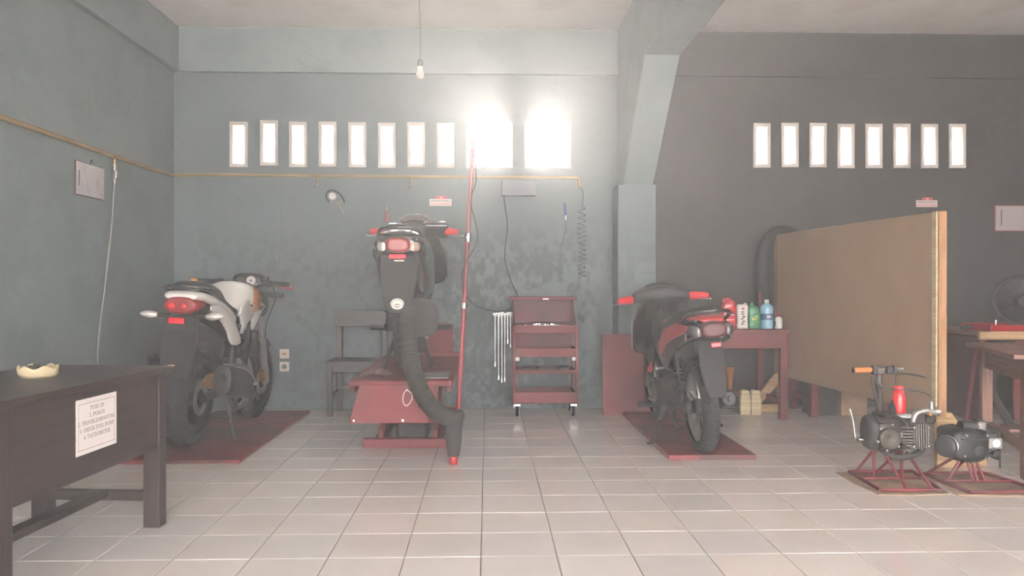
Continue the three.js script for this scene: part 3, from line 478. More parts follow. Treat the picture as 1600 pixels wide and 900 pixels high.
  for (const s of [-1, 1]) {
    obj('grip', loft([[s * 0.205, -0.848, 0.95, 0.021, 0.021, 2], [s * 0.23, -0.834, 0.949, 0.025, 0.028, 2], [s * 0.29, -0.8, 0.947, 0.021, 0.025, 2], [s * 0.33, -0.78, 0.945, 0.017, 0.017, 2]], 16, 'x'), M.redGrip, b);
    obj('lever', tube([[s * 0.19, 0.94, -0.9], [s * 0.25, 0.93, -0.9], [s * 0.32, 0.92, -0.86], [s * 0.36, 0.915, -0.84]], 0.006, 20), M.steel, b);
    obj('lever_end', ball(0.009, [s * 0.36, 0.915, -0.84]), M.chrome, b);
  }
  if (o.boxes) { obj('switch_box', bx(0.2, 0.13, 0.09, [0.155, 0.965, -0.85], [0.3, 0, 0], 0.03), M.gloss, b); obj('switch_box', bx(0.14, 0.1, 0.08, [-0.15, 0.965, -0.85], [0.3, 0, 0], 0.03), M.gloss, b); }
  obj('brake_hose', tube([[0.18, 0.93, -0.92], [0.14, 0.8, -1.02], [-0.09, 0.6, -1.06], [-0.09, 0.35, W + 0.05]], 0.005, 24, 6), M.cable, b);
  return b;
}
M.badge = (() => {
  const c = document.createElement('canvas'); c.width = c.height = 128; const x = c.getContext('2d');
  x.fillStyle = '#cfc6bc'; x.fillRect(0, 0, 128, 128); x.strokeStyle = '#4a4542'; x.lineWidth = 5; x.beginPath(); x.arc(64, 64, 54, 0, 7); x.stroke();
  x.fillStyle = '#5a5450'; x.beginPath(); x.moveTo(18, 64); x.quadraticCurveTo(64, 30, 110, 64); x.quadraticCurveTo(64, 98, 18, 64); x.fill(); x.fillStyle = '#cfc6bc'; x.fillRect(28, 58, 72, 12);
  const t = new THREE.CanvasTexture(c); t.colorSpace = THREE.SRGBColorSpace; t.wrapS = t.wrapT = THREE.RepeatWrapping; t.repeat.set(1 / 0.084, 1 / 0.084); t.offset.set(0.5, 0.5);
  return std({ map: t, roughness: 0.5 });
})();
moped('motorcycle', 'black and red moped with red grips on the red board by the bottle bench', [1.345, 0.03, -4.9], THREE.MathUtils.degToRad(0.8), {
  lean: THREE.MathUtils.degToRad(4.2),
  stand: 'side', panel: M.redPl, lower: M.smoke, lensR: M.smoke, topStripe: true, redInner: true, reflY: 0.7, rim: M.steel,
  flap: [[-0.07, 0.16], [0.07, 0.16], [0.076, 0.02], [0.064, -0.12], [0.045, -0.18], [-0.045, -0.18], [-0.064, -0.12], [-0.076, 0.02]], flapTilt: -0.25, flapAt: [0.56, 0.33],
});
moped('motorcycle', 'black moped with red grips raised on the red lift table', [-0.545, 0.525, -5.2], THREE.MathUtils.degToRad(0.5), {
  wide: 1.35, dialY: 1.02, boxes: true,
  stand: 'centre', panel: M.gloss, lower: M.plastic, lensR: M.beige, lit: true, dialRim: true, dial: M.alu, trim: M.black,
  flap: [[-0.11, 0.2], [0.12, 0.2], [0.115, 0.05], [0.08, -0.1], [0.045, -0.155], [-0.045, -0.155], [-0.08, -0.1], [-0.105, 0.05]], flapTilt: -0.12, flapAt: [0.52, 0.4], badge: [0.43, 0.433],
});

// ---------------------------------------------------------------- furniture and workshop gear
function text(W, H, w, h, draw, o = {}) {                // a printed sheet: canvas over w x h metres, centred on the sheet
  const c = document.createElement('canvas'); c.width = W; c.height = H; draw(c.getContext('2d'), W, H);
  const t = new THREE.CanvasTexture(c); t.colorSpace = THREE.SRGBColorSpace; t.wrapS = t.wrapT = THREE.RepeatWrapping; t.repeat.set(1 / w, 1 / h); t.offset.set(0.5, 0.5);
  return std({ map: t, roughness: o.rough ?? 0.7 });
}
// red boards the bikes stand on
tag(obj('floor_board', bx(0.78, 0.022, 1.88, [0, 0.011, 0], [0, 0, 0], 0.003), M.redMat), 'worn red floor board under the white sport motorcycle', 'board').position.set(-1.875, 0, -5.73);
tag(obj('floor_board', bx(0.54, 0.03, 1.92, [0, 0.015, 0], [0, 0, 0], 0.004), M.redMat), 'worn red floor board under the red and black moped by the column', 'board').position.set(1.375, 0, -5.765);

// dark desk on the left
{
  const d = thing('desk', 'dark brown wooden desk with a deep apron and a paper notice, at the left edge', 'desk', [-1.485, 0, -3.06], -0.083);
  obj('desktop', bx(0.62, 0.024, 1.15, [-0.29, 0.694, 0], [0, 0, 0], 0.004), M.darkWood, d);
  obj('apron', bx(0.022, 0.33, 1.07, [-0.012, 0.517, 0], [0, 0, 0], 0.003), M.darkWood, d);
  obj('apron', bx(0.022, 0.33, 1.07, [-0.568, 0.517, 0], [0, 0, 0], 0.003), M.darkWood, d);
  obj('end_panel', bx(0.5, 0.3, 0.02, [-0.29, 0.53, -0.515], [0, 0, 0], 0.003), M.darkWood, d);
  obj('end_panel', bx(0.5, 0.3, 0.02, [-0.29, 0.53, 0.515], [0, 0, 0], 0.003), M.darkWood, d);
  for (const x of [-0.035, -0.545]) for (const z of [-0.505, 0.505]) obj('leg', bx(0.074, 0.682, 0.066, [x, 0.341, z], [0, 0, 0], 0.004), M.darkWoodV, d);
  obj('stretcher', bx(0.45, 0.045, 0.03, [-0.29, 0.135, -0.505]), M.darkWood, d); obj('stretcher', bx(0.45, 0.045, 0.03, [-0.29, 0.135, 0.505]), M.darkWood, d);
  obj('stretcher', bx(0.06, 0.035, 1.0, [-0.27, 0.145, 0]), M.darkWood, d);
  obj('chipped_corner', bx(0.028, 0.005, 0.03, [0.01, 0.7055, -0.565], [0, 0.4, 0], 0.001), M.pine, d);
  const paper = text(512, 384, 0.268, 0.205, (x, W, H) => {
    x.fillStyle = '#ddd3d0'; x.fillRect(0, 0, W, H); x.strokeStyle = '#857b78'; x.lineWidth = 4; x.strokeRect(30, 34, W - 60, H - 66);
    x.fillStyle = '#6e6461'; x.textAlign = 'center'; x.font = 'bold 40px serif';
    ['TUNE UP', '1. PGM-FI', '2. TROUBLESHOOTING', '3. CHECK FUEL PUMP', '4. TACHOMETER'].forEach((l, i) => x.fillText(l, W / 2, 86 + i * 49));
  });
  const s = tag(obj('paper_notice', bx(0.268, 0.205, 0.0016, [0, 0, 0], [0, 0, 0], 0.0006), paper), 'white printed paper notice taped to the front of the dark desk', 'notice');
  d.updateMatrixWorld(); s.position.copy(V(0.0003, 0.545, -0.0).applyMatrix4(d.matrixWorld)); s.rotation.set(0, -0.083 + Math.PI / 2, 0);
  const a = thing('ashtray', 'cream clay ashtray with a wavy rim full of ash on the dark desk', 'ashtray', [-1.765, 0.706, -3.17], 0.3);
  const rim = []; for (let i = 0; i < 28; i++) { const t = (i / 28) * 6.283; rim.push(t); }
  const bowl = lathe([[0, 0], [0.052, 0], [0.064, 0.012], [0.068, 0.042], [0.064, 0.05], [0.057, 0.046], [0.052, 0.02], [0, 0.014]], 40), bp = bowl.attributes.position;
  for (let i = 0; i < bp.count; i++) { const an = Math.atan2(bp.getZ(i), bp.getX(i)), y = bp.getY(i); if (y > 0.03) bp.setY(i, y - 0.006 + 0.007 * Math.cos(an * 6)); bp.setX(i, bp.getX(i) * 1.08); }
  bowl.computeVertexNormals(); obj('bowl', bowl, M.clay, a);
  const ash = []; for (let i = 0; i < 26; i++) { const r = 0.042 * Math.sqrt(rnd()), t = rnd() * 6.283; ash.push(ball(rr(0.006, 0.011), [r * Math.cos(t), rr(0.03, 0.046), r * Math.sin(t)], [1, 0.8, 1], 7)); }
  const as = obj('ash', ash, M.ash, a); as.userData.kind = 'stuff';
}
// red stool and black bundle behind the desk
{
  const s = thing('stool', 'dark red wooden box stool behind the desk, beside the left wall', 'stool', [-2.33, 0, -5.72]);
  for (const x of [-0.13, 0.13]) obj('side_board', bx(0.022, 0.45, 0.28, [x, 0.225, 0]), M.redDeep, s);
  obj('front_board', bx(0.24, 0.34, 0.02, [0, 0.26, 0.12]), M.redDeep, s); obj('front_board', bx(0.24, 0.34, 0.02, [0, 0.26, -0.12]), M.redDeep, s);
  obj('top', bx(0.32, 0.02, 0.32, [0, 0.46, 0]), M.redDeep, s);
  const pts = []; for (let i = 0; i < 40; i++) { const t = i / 39 * 6.283 * 2.6; pts.push([0.075 * Math.cos(t) + 0.01 * Math.sin(t * 3), 0.03 + i * 0.0014, 0.07 * Math.sin(t)]); }
  tag(obj('hose_coil', capped(pts, 0.026, 120, 8), M.rubber), 'black rubber hose coiled in a bundle on the dark red stool', 'hose').position.set(-2.3, 0.467, -5.68);
}
// wooden chair by the back wall
{
  const c = thing('wooden_chair', 'dark wooden chair with a plank backrest against the wall behind the lift table', 'chair', [-1.08, 0, -6.63]);
  for (const x of [-0.19, 0.19]) { obj('leg', bx(0.042, 0.43, 0.042, [x - 0.01, 0.215, 0.15]), M.darkWoodV, c); obj('leg', bx(0.045, 0.84, 0.045, [x + 0.01, 0.42, -0.17], [-0.02, 0, 0]), M.darkWoodV, c); }
  obj('seat', bx(0.46, 0.03, 0.4, [0, 0.435, 0]), M.darkWood, c);
  obj('seat_rail', bx(0.4, 0.06, 0.02, [0, 0.39, 0.15]), M.darkWood, c);
  obj('backrest', bx(0.44, 0.135, 0.022, [0.0, 0.785, -0.155], [-0.02, 0, 0]), M.darkWood, c);
  for (const x of [-0.19, 0.2]) obj('stretcher', bx(0.025, 0.04, 0.3, [x, 0.16, -0.01]), M.darkWood, c);
  obj('stretcher', bx(0.36, 0.04, 0.022, [0, 0.2, -0.165]), M.darkWood, c);
}
// motorcycle lift table
{
  const t = thing('lift_table', 'red steel motorcycle lift table with a folded front ramp', 'lift', [-0.525, 0, -5.65]);
  obj('platform', bx(0.62, 0.035, 1.75, [0, 0.478, 0.0]), M.redPaint, t);
  obj('platform_lip', bx(0.585, 0.022, 0.05, [0.0, 0.49, 0.9], [0.12, 0, 0]), M.redPaint, t);
  for (const s of [-1, 1]) obj('side_rail', bx(0.03, 0.05, 1.7, [s * 0.29, 0.445, 0]), M.redDeep, t);
  obj('chequer_strip', bx(0.2, 0.004, 0.3, [0.18, 0.4975, 0.62], [0, 0, 0], 0.001), M.steel, t);
  const ramp = ext([[-0.235, 0.235], [0.215, 0.235], [0.245, 0.015], [0.225, 0], [-0.29, 0], [-0.3, 0.015]], 0.02, 0.004); ramp.rotateX(0.06); ramp.translate(0.0, 0.245, 0.9);
  const rp = obj('ramp', ramp, M.redPaint, t);
  for (const x of [-0.27, 0.02]) obj('bolt', rod([x, 0.263, 0.91], [x, 0.263, 0.918], 0.009, 0.007, 10), M.chrome, rp);
  const drip = [[0.0, 0.2], [0.035, 0.17], [0.03, 0.13], [0.0, 0.1], [-0.018, 0.13], [-0.012, 0.175], [0.01, 0.198]];
  obj('chalk_mark', [tube(drip.map(([x, y]) => [x + 0.04, y + 0.25, 0.912 + y * 0.06]), 0.003, 40, 5)], M.whitePaper, rp);
  for (const [z, n] of [[0.42, 'base_bar'], [-0.6, 'base_bar']]) obj(n, bx(0.58, 0.06, 0.06, [0.0, 0.032, z]), M.redPaint, t);
  for (const s of [-1, 1]) obj('base_rail', bx(0.05, 0.05, 1.05, [s * 0.2, 0.03, -0.08]), M.redDeep, t);
  for (const s of [-1, 1]) { obj('scissor_arm', extZY([[0.4, 0.05], [0.4, 0.11], [-0.55, 0.45], [-0.55, 0.39]], 0.03, s * 0.18), M.redPaint, t); obj('scissor_arm', extZY([[-0.55, 0.05], [-0.55, 0.11], [0.38, 0.45], [0.38, 0.39]], 0.03, s * 0.14), M.redPaint, t); }
  obj('cylinder', [rod([0, 0.1, 0.2], [0, 0.26, -0.3], 0.04), rod([0, 0.26, -0.3], [0, 0.36, -0.6], 0.022)], M.grime, t);
  obj('motor_box', bx(0.22, 0.16, 0.26, [0.02, 0.12, 0.22], [0, 0, 0], 0.03), M.grime, t);
  obj('wheel_stop', bx(0.25, 0.27, 0.02, [0.12, 0.62, -0.8]), M.redPaint, t); obj('wheel_stop_foot', bx(0.3, 0.03, 0.1, [0.14, 0.51, -0.8]), M.redPaint, t);
  const rag = new THREE.PlaneGeometry(0.2, 0.16, 18, 14).rotateX(-Math.PI / 2), q = rag.attributes.position;
  for (let i = 0; i < q.count; i++) { const x = q.getX(i), z = q.getZ(i); q.setY(i, 0.006 + 0.05 * fbm(x * 4 + 2, z * 4 + 2, 2, 2, 91, 3) * Math.max(0, 1 - (x * x * 70 + z * z * 90)) + 0.006 * Math.abs(Math.sin(x * 60 + z * 30))); }
  rag.computeVertexNormals();
  tag(obj('rag', rag, M.greyRag), 'crumpled dirty rag lying on the front left of the lift table', 'rag').position.set(-0.69, 0.497, -4.98);
}
// exhaust extractor: red pole, foam sleeve, grey hose
{
  const s = thing('extractor_stand', 'tall thin red pole leaning beside the lift table, black sleeve at its foot', 'stand', [-0.203, 0, -4.74]);
  obj('pole', rod([0.01, 0.02, -0.06], [0.115, 1.95, -0.06], 0.016, 0.013, 14), M.redTube, s);
  obj('sleeve', lathe([[0, 0.05], [0.035, 0.05], [0.045, 0.12], [0.055, 0.25], [0.068, 0.29], [0.06, 0.32], [0, 0.32]], 20), M.foam, s);
  obj('foot', lathe([[0, 0], [0.024, 0], [0.026, 0.03], [0.022, 0.06], [0, 0.06]], 18), M.redPl, s);
  obj('arm', rod([-0.06, 0.315, -0.08], [0.03, 0.33, -0.06], 0.014), M.redTube, s);
  obj('clamp', [rod([0.06, 0.93, -0.06], [0.061, 0.96, -0.06], 0.021)], M.chrome, s);
  obj('valve', [rod([0.085, 1.33, -0.05], [0.087, 1.38, -0.05], 0.018), rod([0.086, 1.355, -0.05], [0.086, 1.355, -0.01], 0.008)], M.chrome, s);
  const h = thing('exhaust_hose', 'thick dark grey exhaust hose running from the raised moped to the red pole', 'hose');
  obj('hood', loft([[-5.02, -0.43, 0.9, 0.075, 0.07, 2.6], [-4.98, -0.425, 0.875, 0.11, 0.11, 3.2], [-4.9, -0.42, 0.865, 0.115, 0.115, 3.2], [-4.86, -0.42, 0.86, 0.1, 0.1, 3]]), M.foam, h);
  const P = [[-0.475, 0.94, -4.84], [-0.475, 0.85, -4.77], [-0.465, 0.72, -4.7], [-0.445, 0.6, -4.66], [-0.41, 0.49, -4.645], [-0.355, 0.39, -4.645], [-0.285, 0.315, -4.67], [-0.205, 0.275, -4.72]];
  const ring = []; const cv = new THREE.CatmullRomCurve3(P.map((p) => V(...p)));
  for (let i = 0; i <= 90; i++) { const p = cv.getPoint(i / 90), d = cv.getTangent(i / 90), g = new THREE.TorusGeometry(0.05, 0.0045, 5, 16); g.applyQuaternion(new THREE.Quaternion().setFromUnitVectors(V(0, 0, 1), d)); g.translate(p.x, p.y, p.z); ring.push(g); }
  obj('corrugated_tube', [tube(P, 0.049, 70, 16), ...ring], M.hose, h);
}
// tool trolley
{
  const t = thing('tool_trolley', 'red steel tool trolley on castors with an open lid and four shelves', 'trolley', [0.469, 0, -6.58]);
  const w = 0.52, d = 0.34;
  for (const x of [-1, 1]) for (const z of [-1, 1]) obj('post', bx(0.022, 0.64, 0.022, [x * (w / 2 - 0.005), 0.42, z * (d / 2 - 0.01)], [0, 0, 0], 0.003), M.redPaint, t);
  const shelf = (y, h, name) => { obj(name, bx(w - 0.03, 0.012, d - 0.02, [0, y - h + 0.006, 0]), M.redDeep, t); obj(name + '_front', bx(w - 0.03, h, 0.012, [0, y - h / 2, d / 2 - 0.005]), M.redPaint, t); obj(name + '_back', bx(w - 0.03, h, 0.012, [0, y - h / 2, -d / 2 + 0.008]), M.redDeep, t); for (const s of [-1, 1]) obj(name + '_side', bx(0.01, h, d - 0.04, [s * (w / 2 - 0.012), y - h / 2, 0]), M.redPaint, t); };
  shelf(0.742, 0.065, 'tray'); shelf(0.555, 0.068, 'drawer'); shelf(0.38, 0.028, 'shelf'); shelf(0.2, 0.09, 'bottom_tray');
  obj('back_panel', bx(w - 0.03, 0.2, 0.008, [0, 0.62, -d / 2 + 0.02]), M.redDeep, t);
  const lid = obj('lid', [bx(w + 0.0, 0.2, 0.01, [0, 0.85, -d / 2 - 0.005], [0, 0, 0])], M.redDeep, t);
  obj('lid_rim', bx(w + 0.05, 0.032, 0.08, [0, 0.955, -d / 2 + 0.03], [0, 0, 0], 0.008), M.redPaint, lid);
  for (const s of [-1, 1]) { obj('lid_side', extZY([[-d / 2, 0.75], [-d / 2, 0.945], [-d / 2 + 0.06, 0.945], [d / 2 - 0.06, 0.75]], 0.008, s * (w / 2 - 0.005), 0.001), M.redDeep, lid); }
  obj('latch', [bx(0.05, 0.012, 0.008, [0.02, 0.95, -d / 2 + 0.073])], M.chrome, lid);
  for (const x of [-1, 1]) obj('bracket', bx(0.035, 0.035, 0.01, [x * (w / 2 - 0.03), 0.47, d / 2 - 0.004]), M.alu, t);
  for (const x of [-1, 1]) for (const z of [-1, 1]) {
    const c = obj('castor', [rotZtoX(lathe([[0.01, -0.013], [0.036, -0.013], [0.042, -0.006], [0.042, 0.006], [0.036, 0.013], [0.01, 0.013]], 24)).translate(x * 0.23, 0.042, z * 0.14)], M.rubber, t);
    obj('castor_fork', [bx(0.005, 0.055, 0.034, [x * 0.23 - 0.02, 0.06, z * 0.14]), bx(0.005, 0.055, 0.034, [x * 0.23 + 0.02, 0.06, z * 0.14]), bx(0.055, 0.02, 0.055, [x * 0.23, 0.095, z * 0.14])], M.chrome, c);
    obj('castor_hub', rod([x * 0.23 - 0.016, 0.042, z * 0.14], [x * 0.23 + 0.016, 0.042, z * 0.14], 0.02, 0.02, 16), M.switch, c);
  }
  const sk = (i) => { const g = lathe([[0.006, 0], [0.011, 0], [0.0115, 0.03], [0.008, 0.03], [0.007, 0.012], [0.006, 0]], 12); return g; };
  const s0 = tag(obj('socket', sk(), M.chrome), 'small chrome socket standing in the top tray of the red tool trolley', 'socket', 'sockets in the top tray of the tool trolley');
  for (let i = 0; i < 14; i++) { const x = 0.469 - 0.16 + 0.023 * i + rr(-0.004, 0.004), o = i ? copyOf(s0) : s0; o.position.set(x, 0.6895, -6.47 + rr(-0.04, 0.03)); o.scale.set(1, rr(1.6, 2.2), 1); o.userData.label = ['first', 'second', 'third', 'fourth', 'fifth', 'sixth', 'seventh', 'eighth', 'ninth', 'tenth', 'eleventh', 'twelfth', 'thirteenth', 'last'][i] + ' small chrome socket from the left in the trolley top tray'; }
  const bxs = [[-0.13, 0.1], [0.03, 0.14], [0.16, 0.08]];
  bxs.forEach(([x, w2], i) => tag(obj('tool_case', bx(w2, 0.03, 0.12, [0, 0.015, 0], [0, 0, 0], 0.006), [M.grime, M.plastic, M.black][i]), ['small flat dark case at the left of the trolley middle shelf', 'wide flat black case in the middle of the trolley shelf', 'narrow black case at the right of the trolley shelf'][i], 'case').position.set(0.469 + x, 0.365, -6.53));
}
// red panel leaning against the column
tag(obj('wooden_board', bx(0.4, 0.665, 0.018, [0, 0.333, 0], [-0.1, 0, 0], 0.003), M.redWood), 'plain red board leaning against the foot of the concrete column', 'board').position.set(1.143, 0, -6.5);

// red workbench with the oil bottles
function bench(name, label, x0, x1, z0, z1, h, apron, mat) {
  const t = thing(name, label, 'bench', [(x0 + x1) / 2, 0, (z0 + z1) / 2]), w = x1 - x0, d = z1 - z0;
  obj('worktop', bx(w, 0.03, d, [0, h - 0.015, 0]), mat, t);
  for (const s of [-1, 1]) { obj('apron', bx(w - 0.05, apron, 0.022, [0, h - 0.03 - apron / 2, s * (d / 2 - 0.025)]), mat, t); obj('apron', bx(0.022, apron, d - 0.06, [s * (w / 2 - 0.03), h - 0.03 - apron / 2, 0]), mat, t); }
  for (const x of [-1, 1]) for (const z of [-1, 1]) obj('leg', bx(0.058, h - 0.03, 0.058, [x * (w / 2 - 0.04), (h - 0.03) / 2, z * (d / 2 - 0.045)]), mat, t);
  obj('stretcher', bx(w - 0.1, 0.05, 0.025, [0, 0.13, -d / 2 + 0.05]), mat, t);
  for (const s of [-1, 1]) obj('stretcher', bx(0.025, 0.05, d - 0.1, [s * (w / 2 - 0.04), 0.13, 0]), mat, t);
  return t;
}
bench('workbench', 'red painted wooden workbench carrying the oil bottles, between moped and partition', 1.62, 2.39, -6.82, -6.2, 0.714, 0.12, M.redWood);
bench('workbench', 'red painted bench mostly hidden behind the tan partition board', 2.6, 3.24, -6.82, -6.3, 0.66, 0.1, M.redWood);
{
  const b = (name, label, x, z, r) => thing(name, label, 'bottle', [x, 0.714, z], r);
  let t = b('oil_jug', 'bright red plastic oil jug with a moulded handle, leftmost on the red bench', 1.965, -6.42, 0);
  const jl = text(128, 256, 0.075, 0.15, (x, W, H) => { x.fillStyle = '#b81c22'; x.fillRect(0, 0, W, H); x.fillStyle = '#2c1a1c'; x.fillRect(8, 60, W - 16, 70); x.fillStyle = '#d8ccc4'; x.fillRect(10, 100, W - 20, 16); x.fillRect(14, 170, W - 28, 12); x.fillStyle = '#7a1418'; x.fillRect(14, 40, W - 28, 8); });
  obj('body', loft([[0, 0, 0, 0.05, 0.032, 4], [0.02, 0, 0, 0.056, 0.036, 4], [0.16, 0, 0, 0.056, 0.036, 4], [0.21, 0.008, 0, 0.048, 0.032, 3.5], [0.232, 0.006, 0, 0.03, 0.024, 3]].map((s) => s), 28, 'y'), M.redPl, t);
  obj('handle', tube([[-0.02, 0.2, 0], [-0.045, 0.232, 0], [-0.01, 0.245, 0], [0.01, 0.225, 0]], 0.009, 20), M.redPl, t); obj('cap', rod([0.012, 0.225, 0], [0.012, 0.252, 0], 0.017), M.redPl, t);
  obj('label', bx(0.075, 0.15, 0.002, [0.006, 0, 0]).translate(0, 0, 0), jl, t).position.set(0.004, 0.1, 0.037);
  t = b('oil_bottle', 'white flat plastic bottle with a printed label beside the red jug', 2.07, -6.4, 0);
  const wl = text(128, 256, 0.072, 0.17, (x, W, H) => { x.fillStyle = '#ddd6d0'; x.fillRect(0, 0, W, H); x.fillStyle = '#a83038'; x.fillRect(44, 20, 40, 26); x.fillStyle = '#4c4440'; for (const [a, c] of [[36, 66], [36, 92], [50, 120], [30, 150], [52, 180], [34, 214]]) x.fillRect(a, c, 46, 15); x.fillStyle = '#b04a50'; x.fillRect(60, 134, 30, 12); x.fillRect(40, 196, 44, 10); });
  obj('body', loft([[0, 0, 0, 0.042, 0.028, 4], [0.015, 0, 0, 0.047, 0.03, 4], [0.07, 0, 0, 0.042, 0.03, 4], [0.13, 0, 0, 0.047, 0.03, 4], [0.185, 0, 0, 0.046, 0.03, 4], [0.198, 0, 0, 0.03, 0.02, 3]], 28, 'y'), M.white, t);
  obj('cap', rod([0.026, 0.19, 0], [0.03, 0.207, 0], 0.014), M.white, t); obj('label', bx(0.072, 0.17, 0.002), wl, t).position.set(0, 0.1, 0.0305);
  t = b('oil_bottle', 'green plastic bottle with a round shoulder between white and blue bottles', 2.172, -6.42, 0);
  const green = phys({ color: 0x1f6a44, roughness: 0.4, clearcoat: 0.3 });
  obj('body', loft([[0, 0, 0, 0.046, 0.034, 3.4], [0.015, 0, 0, 0.052, 0.036, 3.4], [0.12, 0, 0, 0.052, 0.036, 3.2], [0.17, -0.004, 0, 0.042, 0.03, 2.8], [0.19, -0.01, 0, 0.02, 0.02, 2.4]], 28, 'y'), green, t);
  obj('cap', rod([-0.014, 0.185, 0], [-0.014, 0.212, 0], 0.015), green, t);
  const gl = text(128, 160, 0.07, 0.075, (x, W, H) => { x.fillStyle = '#2a7a4c'; x.fillRect(0, 0, W, H); x.fillStyle = '#c8b060'; x.beginPath(); x.moveTo(20, 60); x.lineTo(110, 20); x.lineTo(96, 86); x.lineTo(30, 110); x.fill(); x.fillStyle = '#4a3a2a'; x.fillRect(36, 56, 56, 16); });
  obj('label', bx(0.07, 0.075, 0.002), gl, t).position.set(0, 0.08, 0.0365);
  t = b('spray_bottle', 'pale blue round bottle with a dark blue band on the red bench', 2.275, -6.4, 0);
  const blue = phys({ color: 0x7fb0c4, roughness: 0.35, clearcoat: 0.4 });
  obj('body', lathe([[0, 0], [0.046, 0], [0.05, 0.006], [0.05, 0.165], [0.045, 0.185], [0.022, 0.2], [0.018, 0.215], [0, 0.215]], 32), blue, t); obj('cap', rod([0, 0.212, 0], [0, 0.235, 0], 0.019, 0.018, 20), M.white, t);
  obj('band', lathe([[0.0502, 0.07], [0.0508, 0.071], [0.0508, 0.122], [0.0502, 0.123]], 32), std({ color: 0x2c4a70, roughness: 0.4 }), t);
  obj('emblem', ball(0.014, [0, 0.098, 0.0515], [1.2, 0.8, 0.12]), M.white, t);
  t = b('glue_bottle', 'small white bottle with a dark red label, rightmost on the red bench', 2.362, -6.37, 0);
  obj('body', lathe([[0, 0], [0.027, 0], [0.03, 0.006], [0.03, 0.07], [0.022, 0.09], [0.012, 0.098], [0, 0.098]], 28), M.white, t); obj('cap', lathe([[0, 0.095], [0.013, 0.095], [0.01, 0.12], [0.004, 0.13], [0, 0.13]], 18), M.redPl, t);
  obj('label', [T(new THREE.CylinderGeometry(0.0306, 0.0306, 0.045, 24, 1, true, 0.9, 4.2), [0, 0.042, 0])], std({ color: 0x7a2630, roughness: 0.5 }), t);
  tag(obj('wooden_stick', [rod([0, 0, 0], [0.0, 0.3, 0], 0.014, 0.017)], M.redWood), 'upright red stick standing behind the pale blue bottle', 'stick').position.set(2.29, 0.714, -6.6);
  tag(obj('funnel', lathe([[0.01, 0], [0.016, 0], [0.018, 0.04], [0.036, 0.16], [0.036, 0.18], [0.03, 0.165], [0.012, 0.045], [0.01, 0]], 20), M.dullOrange), 'orange tapered piece hanging under the red bench beside the moped silencer', 'funnel').position.set(2.0, 0.21, -6.5);
  const w0 = tag(obj('timber_block', ext([[-0.04, 0], [0.04, 0], [0.045, 0.1], [0.03, 0.2], [-0.03, 0.205], [-0.04, 0.16]], 0.05, 0.004), M.paleWood), 'cream timber foot block under the red bench, the left one of two', 'timber'); w0.position.set(2.12, 0, -6.48);
  const w1 = copyOf(w0, 'cream timber foot block under the red bench, the right one of two', [2.21, 0, -6.48]);
}
// black ventilation hose looped over behind the partition
tag(obj('vent_hose', [tube([[2.4, 0.72, -6.72], [2.37, 1.0, -6.74], [2.365, 1.28, -6.74], [2.42, 1.46, -6.74], [2.54, 1.53, -6.74], [2.68, 1.46, -6.74], [2.73, 1.25, -6.74], [2.73, 0.72, -6.74]], 0.055, 80, 14)], M.ventHose), 'thick black hose looped up the grey wall behind the partition', 'hose');

// tan partition board on timber feet
{
  const p = thing('partition_board', 'large tan board partition with pine end post standing on timber feet', 'partition', [2.56, 0, -5.64], Math.atan2(0.18, 2.15));
  obj('panel', bx(0.012, 1.19, 2.14, [-0.018, 0.9, 0.0], [0, 0, 0], 0.002), M.mdf, p); obj('panel', bx(0.012, 1.19, 2.14, [0.018, 0.9, 0.0], [0, 0, 0], 0.002), M.mdf, p);
  for (const z of [1.07, 0, -1.05]) obj('post', bx(z ? 0.05 : 0.022, 1.2, 0.035, [0, 0.9, z + 0.015], [0, 0, 0], 0.003), M.pineV, p);
  for (const y of [0.33, 1.48]) obj('rail', bx(0.022, 0.04, 2.1, [0, y, 0]), M.pine, p);
  obj('edge_strip', bx(0.01, 1.2, 0.04, [-0.03, 0.9, 1.07], [0, 0, 0], 0.002), M.paleWood, p);
  for (const [z, sx] of [[1.075, 1], [-0.98, -1]]) {
    obj('foot', ext([[-0.025, 0], [0.29, 0], [0.29, 0.075], [0.16, 0.2], [0.065, 0.32], [-0.025, 0.32]].map(([x, y]) => [x * sx, y]), 0.03, 0.003, sx < 0 ? [[[-0.03, 0.06], [-0.2, 0.06], [-0.03, 0.24]]] : []).translate(0, 0, z), M.pine, p);
  }
}
tag(obj('cardboard_box', bx(0.22, 0.2, 0.2, [0, 0.1, 0]), M.card), 'brown cardboard box on the floor behind the partition foot', 'box').position.set(3.0, 0, -6.5);
tag(obj('crate', [bx(0.2, 0.26, 0.24, [0, 0.13, 0])], M.darkcast), 'dark crate on the floor behind the partition', 'box').position.set(2.76, 0, -6.52);

